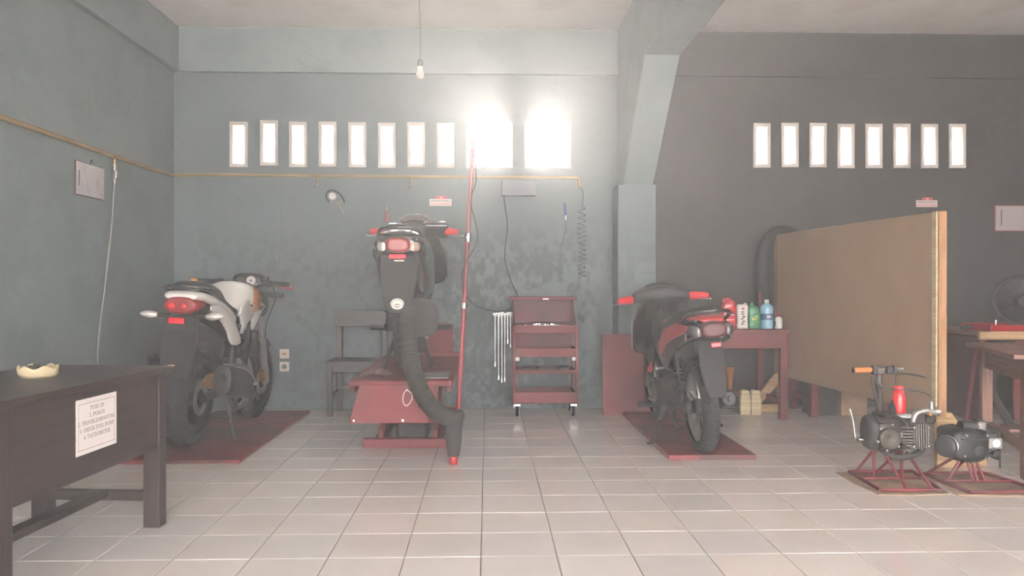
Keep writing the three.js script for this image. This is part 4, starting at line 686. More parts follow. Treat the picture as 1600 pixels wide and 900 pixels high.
// right side: red bench against the wall, its clutter, and the brown wooden table
{
  const t = thing('wall_bench', 'red panelled bench with a timber front edge against the grey wall at right', 'bench', [4.55, 0, -6.42]);
  obj('worktop', bx(1.55, 0.03, 0.86, [0, 0.69, 0]), M.brownWood, t);
  obj('front_edge', bx(1.55, 0.062, 0.03, [0, 0.68, 0.435]), M.pine, t);
  obj('end_panel', bx(0.022, 0.66, 0.8, [-0.74, 0.335, 0]), M.redDeep, t); obj('end_panel', bx(0.022, 0.66, 0.8, [0.74, 0.335, 0]), M.redDeep, t);
  obj('front_panel', bx(1.2, 0.62, 0.022, [0.15, 0.33, 0.36]), M.redPaint, t);
  for (const x of [-0.72, 0.72]) obj('leg', bx(0.05, 0.67, 0.05, [x, 0.335, 0.38]), M.redDeep, t);
  tag(obj('leaning_strip', bx(0.03, 0.62, 0.02, [0, 0.31, 0], [0, 0, -0.14]), M.redPaint), 'thin red strip leaning against the end of the wall bench', 'strip').position.set(3.74, 0.004, -6.02);
  const tr = thing('red_tray', 'shallow red steel tray on the wall bench at the right edge', 'tray', [4.5, 0.705, -6.3]);
  obj('tray_base', bx(1.1, 0.01, 0.4, [0, 0.005, 0]), M.redPaint, tr); for (const s of [-1, 1]) { obj('tray_side', bx(1.1, 0.05, 0.01, [0, 0.025, s * 0.2]), M.redPl, tr); obj('tray_side', bx(0.01, 0.05, 0.4, [s * 0.55, 0.025, 0]), M.redPl, tr); }
  const wh = thing('wheel_rim', 'bare dark motorcycle wheel rim with thin spokes standing on the red tray', 'wheel', [4.35, 0.94, -6.32], -0.5);
  obj('rim_ring', [lathe([[0.182, -0.03], [0.212, -0.034], [0.214, -0.028], [0.2, -0.012], [0.2, 0.012], [0.214, 0.028], [0.212, 0.034], [0.182, 0.03], [0.182, -0.03]], 56).rotateX(Math.PI / 2)], M.grime, wh);
  obj('hub', [rod([0, 0, -0.05], [0, 0, 0.05], 0.04, 0.04, 20), rod([0, 0, -0.03], [0, 0, -0.025], 0.065, 0.065, 24)], M.grime, wh);
  for (let i = 0; i < 16; i++) { const a = i / 16 * 6.283; obj('spoke', rod([0.04 * Math.cos(a + 0.5), 0.04 * Math.sin(a + 0.5), i % 2 ? 0.035 : -0.035], [0.19 * Math.cos(a), 0.19 * Math.sin(a), 0], 0.003, 0.003, 6), M.grime, wh); }
  tag(obj('hand_tool', capped([[0, 0, 0], [0.05, 0.012, 0.01], [0.12, 0.008, 0.0]], 0.014, 16, 8), M.black), 'black hand tool lying on the wall bench left of the wheel rim', 'tool').position.set(3.86, 0.72, -6.35);
  tag(obj('bolt', [rod([0, 0, 0], [0, 0.06, 0], 0.008), rod([0, 0.055, 0], [0, 0.07, 0], 0.014, 0.014, 6)], M.chrome), 'small bright bolt standing on the red tray beside the wheel rim', 'bolt').position.set(4.1, 0.715, -6.28);
}
{
  const t = thing('wooden_table', 'brown wooden table with braced legs at the right edge', 'table', [3.09, 0, -4.64], Math.atan2(-0.255, 0.77) + Math.PI);   // local +z runs along its left side, away from the camera
  obj('tabletop', bx(0.72, 0.025, 1.0, [-0.27, 0.678, 0.03]), M.brownWood, t);
  obj('apron', bx(0.025, 0.13, 0.74, [0.005, 0.6, 0]), M.brownWood, t); obj('apron', bx(0.025, 0.13, 0.74, [-0.6, 0.6, 0]), M.brownWood, t);
  for (const z of [-0.38, 0.38]) obj('apron', bx(0.56, 0.13, 0.025, [-0.3, 0.6, z]), M.brownWood, t);
  for (const x of [0, -0.6]) for (const z of [-0.4, 0.4]) obj('leg', bx(0.062, 0.665, 0.062, [x, 0.333, z]), M.brownWoodV, t);
  obj('stretcher', bx(0.05, 0.045, 0.74, [0, 0.17, 0]), M.brownWood, t); obj('stretcher', bx(0.05, 0.045, 0.74, [-0.6, 0.17, 0]), M.brownWood, t);
  obj('shelf_board', bx(0.56, 0.02, 0.2, [-0.3, 0.2, 0.1]), M.orangeWood ?? M.brownWood, t);
}
{
  const s = thing('folding_stand', 'dark brown wooden stand with crossed legs behind the brown table', 'stand', [3.63, 0, -5.32]);
  const plank = (a, c, w = 0.055) => { const L = Math.hypot(c[0] - a[0], c[1] - a[1]), g = bx(L, w, 0.03, [0, 0, 0], [0, 0, Math.atan2(c[1] - a[1], c[0] - a[0])]); return g.translate((a[0] + c[0]) / 2, (a[1] + c[1]) / 2, 0); };
  obj('leg', plank([-0.22, 0.39], [0.0, 0.02]), M.darkWoodV, s); obj('leg', plank([-0.22, 0.36], [-0.1, 0.53]), M.darkWoodV, s); obj('top_bar', plank([-0.13, 0.52], [0.26, 0.5]), M.darkWood, s); obj('leg', plank([0.25, 0.5], [0.3, 0.02]), M.darkWoodV, s);
}

// ---------------------------------------------------------------- the two engines on their red stands
function cardMat(pts, label) {
  const g = ext(pts.map(([x, z]) => [x, -z]), 0.006, 0.001).rotateX(-Math.PI / 2).translate(0, 0.003, 0);
  return tag(obj('cardboard_sheet', g, M.card), label, 'cardboard');
}
cardMat([[1.975, -4.44], [2.2, -4.455], [2.42, -4.44], [2.42, -4.2], [2.38, -4.1], [2.36, -3.97], [2.2, -3.955], [1.99, -3.97], [1.965, -4.2]], 'dirty flattened cardboard under the larger engine stand');
cardMat([[2.43, -4.4], [2.62, -4.42], [2.86, -4.43], [2.86, -4.2], [2.82, -3.93], [2.6, -3.925], [2.39, -3.95], [2.4, -4.08], [2.43, -4.2]], 'dirty flattened cardboard under the smaller black engine stand');
function frame(name, label, q, cross, struts) {
  const t = thing(name, label, 'stand', [0, 0.007, 0]), y = 0.008;
  for (let i = 0; i < 4; i++) { const a = q[i], b = q[(i + 1) % 4]; obj('base_tube', rod([a[0], y, a[1]], [b[0], y, b[1]], 0.009, 0.009, 10), M.redTube, t); }
  obj('cross_tube', rod([cross[0][0], y, cross[0][1]], [cross[1][0], y, cross[1][1]], 0.008, 0.008, 10), M.redTube, t);
  for (const [a, b] of struts) obj('strut', rod(a, b, 0.008, 0.008, 10), M.redTube, t);
  return t;
}
frame('engine_stand', 'red welded tube stand under the silver finned engine', [[2.043, -4.418], [2.406, -4.422], [2.33, -4.005], [2.02, -4.015]], [[2.035, -4.26], [2.38, -4.26]],
  [[[2.1, 0.17, -4.25], [2.08, 0.01, -4.41]], [[2.1, 0.17, -4.25], [2.105, 0.01, -4.26]], [[2.13, 0.15, -4.18], [2.155, 0.01, -4.012]], [[2.255, 0.17, -4.25], [2.2, 0.01, -4.41]], [[2.255, 0.17, -4.25], [2.26, 0.01, -4.26]], [[2.255, 0.16, -4.2], [2.29, 0.01, -4.008]]]);
frame('engine_stand', 'red welded tube stand under the smaller black engine', [[2.44, -4.36], [2.784, -4.365], [2.846, -3.97], [2.454, -3.955]], [[2.44, -4.2], [2.81, -4.17]],
  [[[2.56, 0.13, -4.25], [2.46, 0.01, -4.36]], [[2.57, 0.13, -4.22], [2.48, 0.01, -4.2]], [[2.58, 0.13, -4.2], [2.61, 0.01, -4.18]], [[2.63, 0.13, -4.25], [2.6, 0.01, -4.36]], [[2.63, 0.13, -4.2], [2.67, 0.01, -4.18]], [[2.62, 0.13, -4.22], [2.63, 0.01, -4.18]]]);
{
  const e = thing('engine', 'silver finned motorcycle engine with a handlebar fixed above it', 'engine', [2.2, 0, -4.22]);
  obj('crankcase', [loft([[-0.13, 0, 0.27, 0.07, 0.075, 3], [-0.115, 0, 0.27, 0.085, 0.092, 3.2], [-0.05, 0, 0.265, 0.088, 0.098, 3.6], [0.0, 0, 0.265, 0.078, 0.085, 3.4], [0.025, 0, 0.265, 0.06, 0.06, 3]].map((s) => [s[0], 0, s[2], s[3], s[4], s[5]]), 28, 'x')], M.cast, e);
  obj('clutch_cover', [lathe([[0, 0.099], [0.02, 0.1], [0.024, 0.104], [0.052, 0.104], [0.058, 0.098], [0.06, 0.08], [0.06, 0.05], [0, 0.05]], 32).rotateX(Math.PI / 2).translate(-0.075, 0.255, 0)], M.cast, e);
  for (let i = 0; i < 6; i++) obj('cover_bolt', rod([-0.075 + 0.066 * Math.cos(i * 1.047 + 0.3), 0.262 + 0.07 * Math.sin(i * 1.047 + 0.3), 0.08], [-0.075 + 0.066 * Math.cos(i * 1.047 + 0.3), 0.262 + 0.07 * Math.sin(i * 1.047 + 0.3), 0.098], 0.0055, 0.0055, 8), M.steel, e);
  for (const y of [0.2, 0.335]) obj('case_rib', bx(0.14, 0.008, 0.03, [-0.05, y, 0.075]), M.darkcast, e);
  obj('oil_cap', rod([0.0, 0.215, 0.07], [0.0, 0.215, 0.098], 0.016, 0.014, 14), M.grime, e);
  obj('breather_hose', tube([[-0.12, 0.34, 0.05], [-0.06, 0.375, 0.07], [0.01, 0.345, 0.085], [0.02, 0.28, 0.09]], 0.007, 30, 8), M.rubber, e);
  obj('left_cover', [loft([[-0.165, 0, 0.275, 0.05, 0.055, 2.6], [-0.155, 0, 0.275, 0.075, 0.085, 2.6], [-0.125, 0, 0.275, 0.085, 0.095, 2.8]], 28, 'x')], M.darkcast, e);
  const cyl0 = e.children.length;
  const brl = obj('cylinder_barrel', rod([0.04, 0.265, 0], [0.11, 0.265, 0], 0.05, 0.05, 24), M.darkcast, e);
  for (let i = 0; i < 7; i++) obj('fin', bx(0.06, 0.005, 0.19 - Math.abs(i - 3) * 0.008, [0.072, 0.22 + i * 0.0155, 0.012], [0, 0, 0], 0.0015), M.fin, brl);
  const hd = obj('cylinder_head', [bx(0.075, 0.08, 0.1, [0.143, 0.265, 0], [0, 0, 0], 0.02)], M.darkcast, e);
  for (let i = 0; i < 7; i++) obj('fin', bx(0.0045, 0.14 - Math.abs(i - 3) * 0.006, 0.19, [0.11 + i * 0.0125, 0.268, 0.005], [0, 0, 0.03], 0.0015), M.fin, hd);
  obj('head_cover', [rod([0.185, 0.265, 0], [0.212, 0.265, 0], 0.058, 0.05, 28)], M.alu, hd);
  for (const [x, y] of [[0.108, 0.315], [0.108, 0.215], [0.187, 0.315], [0.187, 0.215], [0.04, 0.27]]) obj('bolt', ball(0.007, [x, y, 0.102], [1, 1, 0.7], 10), M.chrome, hd);
  e.children.slice(cyl0).forEach((c) => { c.position.x -= 0.055; });
  obj('intake_pipe', [tube([[0.085, 0.3, 0.03], [0.09, 0.36, 0.03], [0.12, 0.39, 0.03], [0.17, 0.392, 0.03]], 0.017, 20, 12)], M.alu, e);
  const cb = obj('carburettor', [rod([0.205, 0.355, 0], [0.25, 0.355, 0], 0.02, 0.02, 20), rod([0.228, 0.35, 0], [0.228, 0.41, 0], 0.016, 0.013, 16)], M.alu, e);
  obj('float_bowl', lathe([[0, 0.29], [0.016, 0.29], [0.026, 0.3], [0.027, 0.335], [0, 0.335]], 24).translate(0.225, 0, 0), M.cast, cb); obj('air_horn', rod([0.25, 0.355, 0], [0.268, 0.357, 0], 0.02, 0.024, 20), M.steel, cb); obj('adjuster', rod([0.2, 0.345, 0.02], [0.2, 0.345, 0.045], 0.006), M.gold, cb);
  cb.position.set(-0.045, 0.034, 0.03);
  obj('starter_motor', [rod([0.0, 0.36, 0.02], [0.07, 0.36, 0.02], 0.022, 0.022, 20), rod([-0.012, 0.36, 0.02], [0.002, 0.36, 0.02], 0.016, 0.022, 20)], M.chrome, e);
  obj('gearbox_top', bx(0.15, 0.06, 0.12, [-0.02, 0.345, -0.02], [0, 0, -0.08], 0.015), M.grime, e);
  obj('exhaust_stub', capped([[0.16, 0.215, 0.02], [0.1, 0.17, 0.05], [0.0, 0.148, 0.05], [-0.08, 0.175, 0.04], [-0.1, 0.2, 0.02]], 0.016, 30, 10), M.grime, e);
  obj('kick_starter', [tube([[-0.15, 0.24, 0.0], [-0.2, 0.235, 0.005], [-0.218, 0.238, 0.01]], 0.007, 14), rod([-0.2, 0.235, 0.0], [-0.17, 0.235, 0.0], 0.012)], M.chrome, e);
  obj('kick_lever', capped([[-0.222, 0.25, 0.01], [-0.232, 0.33, 0.01], [-0.25, 0.4, 0.01]], 0.006, 14, 8), M.chrome, e);
  obj('steering_post', rod([-0.055, 0.33, -0.05], [-0.065, 0.605, -0.05], 0.018, 0.018, 18), M.cast, e);
  obj('post_brace', rod([-0.105, 0.57, -0.045], [-0.06, 0.36, -0.045], 0.008, 0.008), M.grime, e);
  obj('throttle_grip', rod([-0.2, 0.603, -0.05], [-0.105, 0.606, -0.05], 0.014, 0.014, 18), M.orange, e);
  obj('grip_cap', rod([-0.205, 0.603, -0.05], [-0.198, 0.603, -0.05], 0.0155, 0.0155, 18), M.grime, e);
  obj('switch_housing', [bx(0.03, 0.05, 0.045, [-0.09, 0.605, -0.045], [0, 0, 0], 0.008)], M.grime, e); obj('post_head', [bx(0.05, 0.045, 0.045, [-0.06, 0.6, -0.05], [0, 0, 0], 0.01)], M.cast, e);
  obj('lever_perch', [bx(0.035, 0.042, 0.04, [-0.01, 0.605, -0.045], [0, 0, 0], 0.008), bx(0.02, 0.045, 0.04, [0.02, 0.607, -0.045], [0, 0, 0], 0.006)], M.black, e);
  obj('handle_tube', rod([-0.05, 0.607, -0.05], [0.073, 0.61, -0.05], 0.0085, 0.0085, 14), M.chrome, e);
  obj('brake_lever', capped([[-0.005, 0.59, -0.02], [0.06, 0.59, -0.015], [0.12, 0.583, -0.01], [0.175, 0.571, -0.01]], 0.006, 24, 8), M.grime, e);
  obj('throttle_cable', tube([[-0.095, 0.585, -0.03], [-0.09, 0.545, -0.02], [-0.05, 0.51, -0.01], [0.05, 0.502, 0], [0.13, 0.495, 0.01], [0.175, 0.475, 0.03], [0.183, 0.44, 0.03]], 0.004, 60, 6), M.cable, e);
  obj('wire', tube([[0.03, 0.585, -0.04], [0.02, 0.54, -0.03], [0.03, 0.47, -0.02], [0.01, 0.4, -0.02]], 0.0025, 30, 6), M.cable, e);
  const b = thing('fuel_bottle', 'bright red plastic bottle standing on top of the silver engine', 'bottle', [2.235, 0.376, -4.245]);
  obj('body', lathe([[0, 0], [0.03, 0], [0.034, 0.008], [0.036, 0.05], [0.034, 0.085], [0.026, 0.105], [0.022, 0.112], [0, 0.112]], 28), M.redBright, b); obj('cap', lathe([[0, 0.108], [0.026, 0.108], [0.026, 0.14], [0.022, 0.144], [0, 0.144]], 24), M.redBright, b);
  obj('spout', [rod([-0.03, 0.0, 0], [-0.012, 0.1, 0], 0.026, 0.014)], M.grime, b);
}
{
  const e = thing('engine', 'small black engine with a round cover, right of the silver one', 'engine', [2.6, 0, -4.22]);
  obj('crankcase', [loft([[-0.13, 0, 0.22, 0.05, 0.06, 3], [-0.1, 0, 0.215, 0.08, 0.085, 4], [0.0, 0, 0.205, 0.085, 0.09, 4.5], [0.06, 0, 0.21, 0.07, 0.085, 4], [0.09, 0, 0.215, 0.05, 0.06, 3]], 28, 'x')], M.blackcast, e);
  obj('flywheel_cover', [rotZtoX(lathe([[0, -0.03], [0.042, -0.03], [0.056, -0.018], [0.058, 0.0], [0.058, 0.05], [0, 0.05]], 36)).rotateY(0.7).translate(-0.14, 0.205, 0.045)], M.darkcast, e);
  obj('chrome_ring', [rotZtoX(lathe([[0.05, -0.004], [0.06, -0.004], [0.06, 0.006], [0.05, 0.006], [0.05, -0.004]], 36)).rotateY(0.7).translate(-0.14, 0.205, 0.045)], M.chrome, e);
  obj('starter_motor', [rod([-0.04, 0.3, 0.0], [0.045, 0.3, 0.0], 0.033, 0.033, 24), rod([0.04, 0.305, 0], [0.085, 0.305, 0], 0.04, 0.034, 16)], M.darkcast, e);
  obj('starter_bracket', [bx(0.05, 0.07, 0.08, [0.06, 0.3, 0.0], [0, 0, 0], 0.012)], M.alu, e);
  obj('cylinder', [bx(0.07, 0.13, 0.11, [0.105, 0.21, 0.0], [0, 0, 0], 0.015)], M.darkcast, e);
  obj('port_flange', [bx(0.075, 0.062, 0.02, [0.115, 0.222, 0.058], [0, 0, 0], 0.008)], M.alu, e);
  obj('port_cloth', [ball(0.023, [0.118, 0.222, 0.066], [1, 1, 0.35])], M.white, e);
  obj('mount_lug', [rod([0.12, 0.165, 0.03], [0.12, 0.165, 0.065], 0.017, 0.017, 16), bx(0.07, 0.035, 0.05, [0.11, 0.168, 0.03], [0, 0, 0], 0.008)], M.darkcast, e);
  obj('head_plate', [bx(0.012, 0.16, 0.09, [0.15, 0.205, 0.0], [0, 0, 0], 0.004)], M.grime, e); obj('drain_rod', rod([0.15, 0.22, 0.045], [0.152, 0.085, 0.045], 0.005), M.grime, e);
  obj('rear_housing', [bx(0.12, 0.1, 0.1, [-0.06, 0.25, -0.06], [0, 0, 0.15], 0.03)], M.blackcast, e);
  for (const [x, y] of [[-0.06, 0.27], [0.05, 0.27], [-0.07, 0.16], [0.06, 0.15]]) obj('case_bolt', rod([x, y, 0.08], [x, y, 0.097], 0.006, 0.006, 8), M.steel, e);
  obj('case_rib', bx(0.15, 0.01, 0.03, [-0.01, 0.25, 0.075]), M.darkcast, e); obj('wiring', tube([[-0.08, 0.27, 0.05], [-0.03, 0.3, 0.07], [0.03, 0.27, 0.09], [0.08, 0.29, 0.06], [0.14, 0.29, 0.03]], 0.006, 30, 8), M.rubber, e);
  obj('drain_bolt', rod([-0.01, 0.11, 0.05], [-0.01, 0.15, 0.06], 0.008), M.steel, e); obj('side_cover', lathe([[0, 0.096], [0.026, 0.096], [0.03, 0.092], [0.03, 0.05], [0, 0.05]], 28).rotateX(Math.PI / 2).translate(0.01, 0.19, 0), M.blackcast, e);
}

// ---------------------------------------------------------------- on the walls
{
  const p = thing('air_pipe', 'yellow compressed-air pipe along the left and back walls', 'pipe');
  obj('pipe_run', [tube([[-2.655, 1.992, 3.0], [-2.655, 1.99, 0], [-2.655, 1.988, -3.0], [-2.655, 1.985, -6.3]], 0.015, 60, 10)], M.yellow, p);
  obj('pipe_run', [tube([[-2.655, 1.985, -6.3], [-2.654, 1.992, -6.72], [-2.63, 2.0, -6.83], [-2.55, 2.008, -6.845], [-2.2, 2.01, -6.845], [-1.45, 2.005, -6.845], [-0.66, 2.0, -6.845], [0.1, 2.0, -6.845], [0.79, 1.998, -6.845]], 0.014, 90, 10)], M.yellow, p);
  obj('elbow', capped([[0.775, 1.998, -6.845], [0.792, 1.99, -6.845], [0.794, 1.925, -6.845]], 0.013, 14, 10), M.yellow, p);
  for (const x of [-1.453, -0.66]) { const v = obj('outlet', rod([x, 2.0, -6.84], [x, 1.935, -6.835], 0.009), M.yellow, p); obj('tap', [rod([x, 1.94, -6.835], [x, 1.905, -6.83], 0.014, 0.012), rod([x - 0.035, 1.912, -6.83], [x - 0.01, 1.915, -6.83], 0.008)], M.alu, v); }
  obj('tee', [rod([-2.655, 2.0, -5.73], [-2.655, 1.93, -5.73], 0.012), rod([-2.655, 1.98, -5.7], [-2.655, 1.98, -5.76], 0.02)], M.yellow, p);
  const v = obj('valve', [rod([-2.652, 1.93, -5.73], [-2.652, 1.79, -5.725], 0.016, 0.013)], M.steel, p); obj('valve_body', bx(0.03, 0.06, 0.035, [-2.645, 1.85, -5.727], [0, 0, 0], 0.008), M.chrome, v);
  tag(obj('air_hose', tube([[-2.652, 1.79, -5.725], [-2.655, 1.5, -5.69], [-2.652, 1.05, -5.58], [-2.65, 0.66, -5.48], [-2.64, 0.3, -5.46], [-2.6, 0.03, -5.4]], 0.0055, 60, 8), M.hosePale), 'thin grey air hose hanging down the left wall from the yellow pipe', 'hose');
}
function sleeve(name, label, w, h, mat, at, ry, border) {
  const s = thing(name, label, 'paper', at, ry), g = new THREE.PlaneGeometry(w, h, 20, 14), q = g.attributes.position;
  obj('backing', bx(w + 0.012, h + 0.012, 0.006, [0, 0, 0], [0, 0, 0], 0.002), border, s);
  const sheet = new RoundedBoxGeometry(w, h, 0.004, 6, 0.0015), sq = sheet.attributes.position;
  for (let i = 0; i < sq.count; i++) { const x = sq.getX(i), y = sq.getY(i); sq.setZ(i, sq.getZ(i) + 0.008 + 0.005 * Math.sin(x * 14 + y * 9) * Math.sin(y * 17 + 1)); }
  sheet.computeVertexNormals(); obj('sheet', sheet, mat, s);
  return s;
}
{
  const s = sleeve('wall_document', 'shiny plastic sleeve with a white sheet pinned on the left wall under the pipe', 0.37, 0.215, M.sleeve, [-2.67, 1.768, -5.41], Math.PI / 2, M.redDeep);
  obj('pin', [tube([[-0.01, 0.11, 0.012], [0.0, 0.14, 0.012], [0.03, 0.125, 0.012]], 0.003, 12, 6)], M.cable, s);
  obj('printed_line', bx(0.008, 0.1, 0.002, [-0.165, 0.0, 0.0145]), M.grime, s);
  const r = sleeve('wall_document', 'white sheet in a red-edged sleeve on the grey wall above the wheel rim', 0.46, 0.215, M.oldPaper, [4.705, 1.657, -6.862], 0, M.redPl);
  obj('printed_line', bx(0.01, 0.14, 0.002, [-0.185, 0.005, 0.0145]), M.grime, r);
}
function sign(label, x, y) {
  const s = thing('wall_sign', label, 'sign', [x, y, -6.866]);
  const a = text(256, 80, 0.19, 0.058, (c, W, H) => { c.fillStyle = '#d8cfca'; c.fillRect(0, 0, W, H); c.fillStyle = '#2c2624'; c.font = 'bold 24px sans-serif'; c.textAlign = 'center'; c.fillText('RAPIHKAN KEMBALI', W / 2, 31, W - 14); c.fillStyle = '#c0444a'; c.font = 'bold 26px sans-serif'; c.fillText('SETELAH DIGUNAKAN', W / 2, 66, W - 14); });
  const b = text(128, 40, 0.09, 0.027, (c, W, H) => { c.fillStyle = '#c04a50'; c.fillRect(0, 0, W, H); c.fillStyle = '#ecd8d4'; c.font = 'bold 30px sans-serif'; c.textAlign = 'center'; c.fillText('5R', W / 2, 31); });
  obj('plate', bx(0.19, 0.058, 0.005, [0, 0, 0], [0, 0, 0], 0.001), a, s).position.z = 0.003; const h = obj('heading_tab', bx(0.09, 0.027, 0.005, [0, 0, 0], [0, 0, 0], 0.001), b, s); h.position.set(0.005, 0.042, 0.003);
}
sign('small white and red sign on the blue wall above the raised moped', -0.407, 1.781); sign('small white and red sign on the grey wall above the partition', 3.86, 1.784);
{
  const g = thing('tyre_inflator', 'hand tyre inflator with a round gauge hanging on the wall under the pipe', 'inflator', [-1.328, 1.828, -6.855]);
  obj('gauge', [rod([0, 0, 0], [0, 0, 0.025], 0.036, 0.034, 28)], M.alu, g); obj('dial', rod([0, 0, 0.025], [0, 0, 0.028], 0.028, 0.028, 28), M.whitePaper, g); obj('needle', rod([0, 0, 0.03], [0.012, 0.014, 0.03], 0.002), M.black, g);
  obj('hose', capped([[-0.03, -0.045, 0.012], [-0.055, -0.01, 0.012], [-0.04, 0.04, 0.012], [0.01, 0.05, 0.012], [0.06, 0.02, 0.012], [0.09, -0.02, 0.012], [0.1, -0.05, 0.012]], 0.007, 60, 8), M.rubber, g);
  obj('body', [rod([-0.02, -0.05, 0.012], [0.075, -0.055, 0.012], 0.013)], M.alu, g); obj('handle', capped([[0.05, -0.055, 0.012], [0.07, -0.1, 0.012], [0.095, -0.15, 0.012]], 0.013, 14, 8), M.alu, g); obj('trigger', capped([[0.035, -0.06, 0.02], [0.045, -0.1, 0.02]], 0.006, 8, 8), M.alu, g);
  const d = thing('screwdriver', 'red-handled screwdriver hanging tip up on the wall above the raised moped', 'screwdriver', [-0.863, 1.61, -6.85]);
  obj('handle', lathe([[0, 0], [0.013, 0.003], [0.016, 0.03], [0.012, 0.055], [0.013, 0.09], [0.008, 0.1], [0, 0.1]], 18), M.redPl, d); obj('blade', rod([0, 0.1, 0], [0, 0.155, 0], 0.004), M.chrome, d);
  tag(obj('junction_box', bx(0.3, 0.13, 0.07, [0, 0, 0], [0, 0, 0], 0.006), M.greyBox), 'grey box fixed to the wall below the brightest windows', 'box').position.set(0.268, 1.9, -6.835);
  const b = thing('air_gun', 'slim blue air tool hanging on the wall right of the grey box', 'tool', [0.672, 1.62, -6.845]);
  obj('grip', capped([[-0.006, 0.145, 0], [0, 0.09, 0], [0.003, 0.06, 0]], 0.011, 14, 8), M.bluePl, b); obj('connector', rod([0.003, 0.05, 0], [0.004, 0.01, 0], 0.011), M.chrome, b); obj('tail', tube([[0.004, 0.01, 0], [0.0, -0.08, 0], [-0.015, -0.15, 0], [-0.04, -0.22, 0.0]], 0.004, 24, 6), M.cable, b);
  const cp = [[0.794, 1.925, -6.84], [0.81, 1.905, -6.84], [0.826, 1.89, -6.84], [0.828, 1.8, -6.84]];
  for (let i = 0; i <= 150; i++) { const t = i / 150; cp.push([0.815 + 0.03 * Math.sin(i * 0.62) * (0.8 + 0.4 * hash(i >> 3, 2, 9)), 1.75 - 0.62 * t ** 0.85, -6.825 + 0.022 * Math.cos(i * 0.62)]); }
  tag(obj('coil_hose', tube(cp, 0.0045, 460, 6), M.hoseGrey), 'spiral grey air hose hanging from the end of the yellow pipe', 'hose');
  tag(obj('power_cable', tube([[0.145, 1.832, -6.84], [0.144, 1.8, -6.85], [0.171, 1.57, -6.86], [0.149, 1.32, -6.86], [0.194, 1.125, -6.86], [0.26, 0.975, -6.8]], 0.005, 60, 6), M.cable), 'black cable running down the wall to the red tool trolley', 'cable');
  tag(obj('power_cable', tube([[-0.15, 1.02, -4.79], [-0.14, 1.0, -5.1], [-0.09, 0.91, -6.0], [0.07, 0.843, -6.8], [0.15, 0.85, -6.83], [0.2, 0.87, -6.83]], 0.005, 60, 6), M.cable), 'black cable sagging from the red pole towards the tool trolley', 'cable');
  tag(obj('power_cable', tube([[-0.08, 1.86, -4.78], [-0.07, 1.7, -4.78], [-0.1, 1.57, -4.78], [-0.06, 1.36, -4.78], [-0.11, 1.24, -4.78], [-0.155, 1.14, -4.78], [-0.15, 1.02, -4.79]], 0.004, 60, 6), M.cable), 'black cable dangling along the upper part of the red pole', 'cable');
  tag(obj('thin_wire', tube([[-1.763, 1.99, -6.862], [-1.786, 1.32, -6.864], [-1.85, 0.44, -6.864], [-1.86, 0.05, -6.86]], 0.0025, 30, 6), M.hoseGrey), 'thin dark wire running down the blue wall left of the wall sockets', 'cable');
  for (const [y, l] of [[0.478, 'upper one of two square wall socket plates near the white motorcycle'], [0.368, 'lower one of two square wall socket plates near the white motorcycle']]) {
    const s = thing('wall_socket', l, 'socket', [-1.744, y, -6.865]);
    obj('plate', bx(0.08, 0.08, 0.012, [0, 0, 0.004], [0, 0, 0], 0.003), M.switch, s); y > 0.4 ? obj('switch_rocker', bx(0.035, 0.018, 0.008, [0, 0, 0.011]), M.amber, s) : obj('socket_well', rod([0, 0, 0.0085], [0, 0, 0.0115], 0.022, 0.022, 20), M.socket, s);
  }
  const w = (len, tw) => { const o = thing('t_wrench', 'x', 'wrench', [0, 0, 0], 0, 'long chrome wrenches hanging on the wall left of the trolley'); obj('shaft', rod([0, 0, 0], [0, -len, 0], 0.005, 0.005, 10), M.chrome, o); obj('cross_handle', capped([[-tw, 0, 0], [tw, 0, 0]], 0.006, 4, 8), M.chrome, o); obj('socket_end', rod([0, -len + 0.035, 0], [0, -len, 0], 0.009, 0.01, 12), M.chrome, o); return o; };
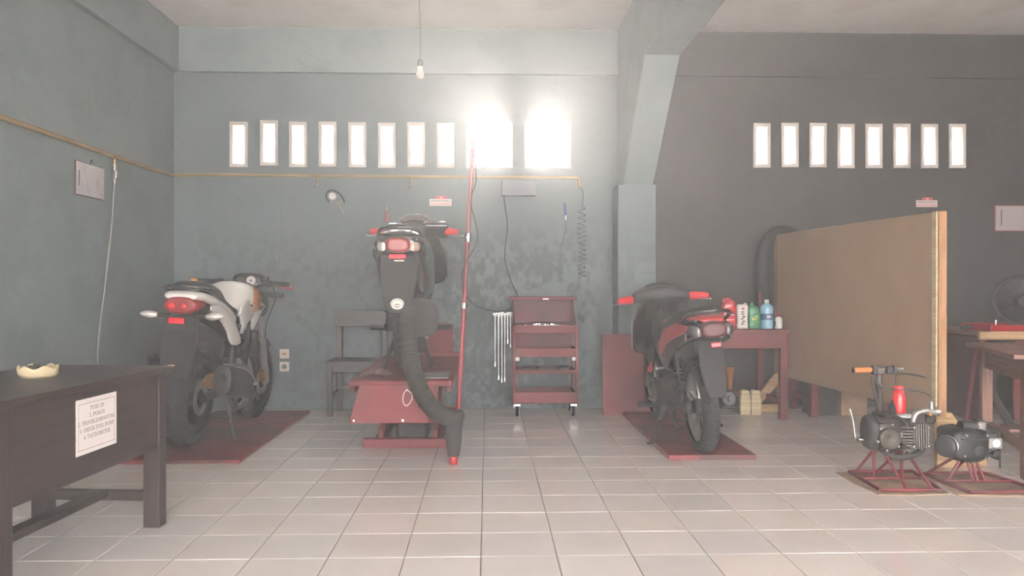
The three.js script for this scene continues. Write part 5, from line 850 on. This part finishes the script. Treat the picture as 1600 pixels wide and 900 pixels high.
  [[0.064, 0.45, 'leftmost long chrome T wrench on the wall beside the trolley'], [0.093, 0.57, 'second chrome T wrench from the left beside the trolley, long and thin'], [0.122, 0.6, 'longest chrome T wrench, third from the left beside the trolley'], [0.147, 0.58, 'fourth chrome T wrench from the left beside the trolley'], [0.172, 0.26, 'shortest chrome T wrench, fifth from the left beside the trolley'], [0.196, 0.3, 'rightmost chrome T wrench, hanging nearest the red trolley']].forEach(([x, l, lab], i) => { const o = w(l, 0.018); o.position.set(x, 0.82 + (i % 3) * 0.006, -6.81 + (i % 2) * 0.02); o.userData.label = lab; });
  tag(obj('tool_hook_rail', [bx(0.17, 0.012, 0.03, [0, 0, 0]), bx(0.17, 0.03, 0.006, [0, 0, -0.012])], M.steel), 'narrow steel rail on the wall from which the T wrenches hang', 'rail').position.set(0.13, 0.812, -6.845);
}
{
  const l = thing('hanging_bulb', 'bare white bulb hanging unlit from the ceiling on a thin cord', 'bulb', [-0.475, 2.55, -5.6]);
  obj('cord', tube([[0, 0.1, 0], [0.003, 0.3, 0], [-0.004, 0.5, 0], [0, 0.72, 0]], 0.003, 20, 6), M.socket, l); obj('lamp_holder', lathe([[0, 0.055], [0.019, 0.055], [0.02, 0.09], [0.012, 0.105], [0, 0.105]], 20), M.socket, l);
  obj('bulb_base', lathe([[0, 0.02], [0.018, 0.022], [0.02, 0.055], [0, 0.055]], 20), M.bulbBase, l); obj('bulb_globe', lathe([[0.0, -0.032], [0.02, -0.028], [0.03, -0.008], [0.028, 0.01], [0.018, 0.024], [0, 0.026]], 24), M.bulb, l);
  const c = thing('cloth_rag', 'brown crumpled cloth draped over the front of the white tank', 'cloth', [-1.69, 0.965, -5.78]);
  const g = new THREE.SphereGeometry(0.062, 28, 20), q = g.attributes.position;
  for (let i = 0; i < q.count; i++) { const x = q.getX(i), y = q.getY(i), z = q.getZ(i), n = 0.6 + 1.0 * fbm(x * 5 + 1, (y + z) * 5 + 1, 4, 4, 97, 4); q.setXYZ(i, x * n * 0.75, y * n * 1.15, z * n * 1.1); }
  g.computeVertexNormals(); obj('folds', g, M.rag, c);
}
renderer.render(scene, camera);
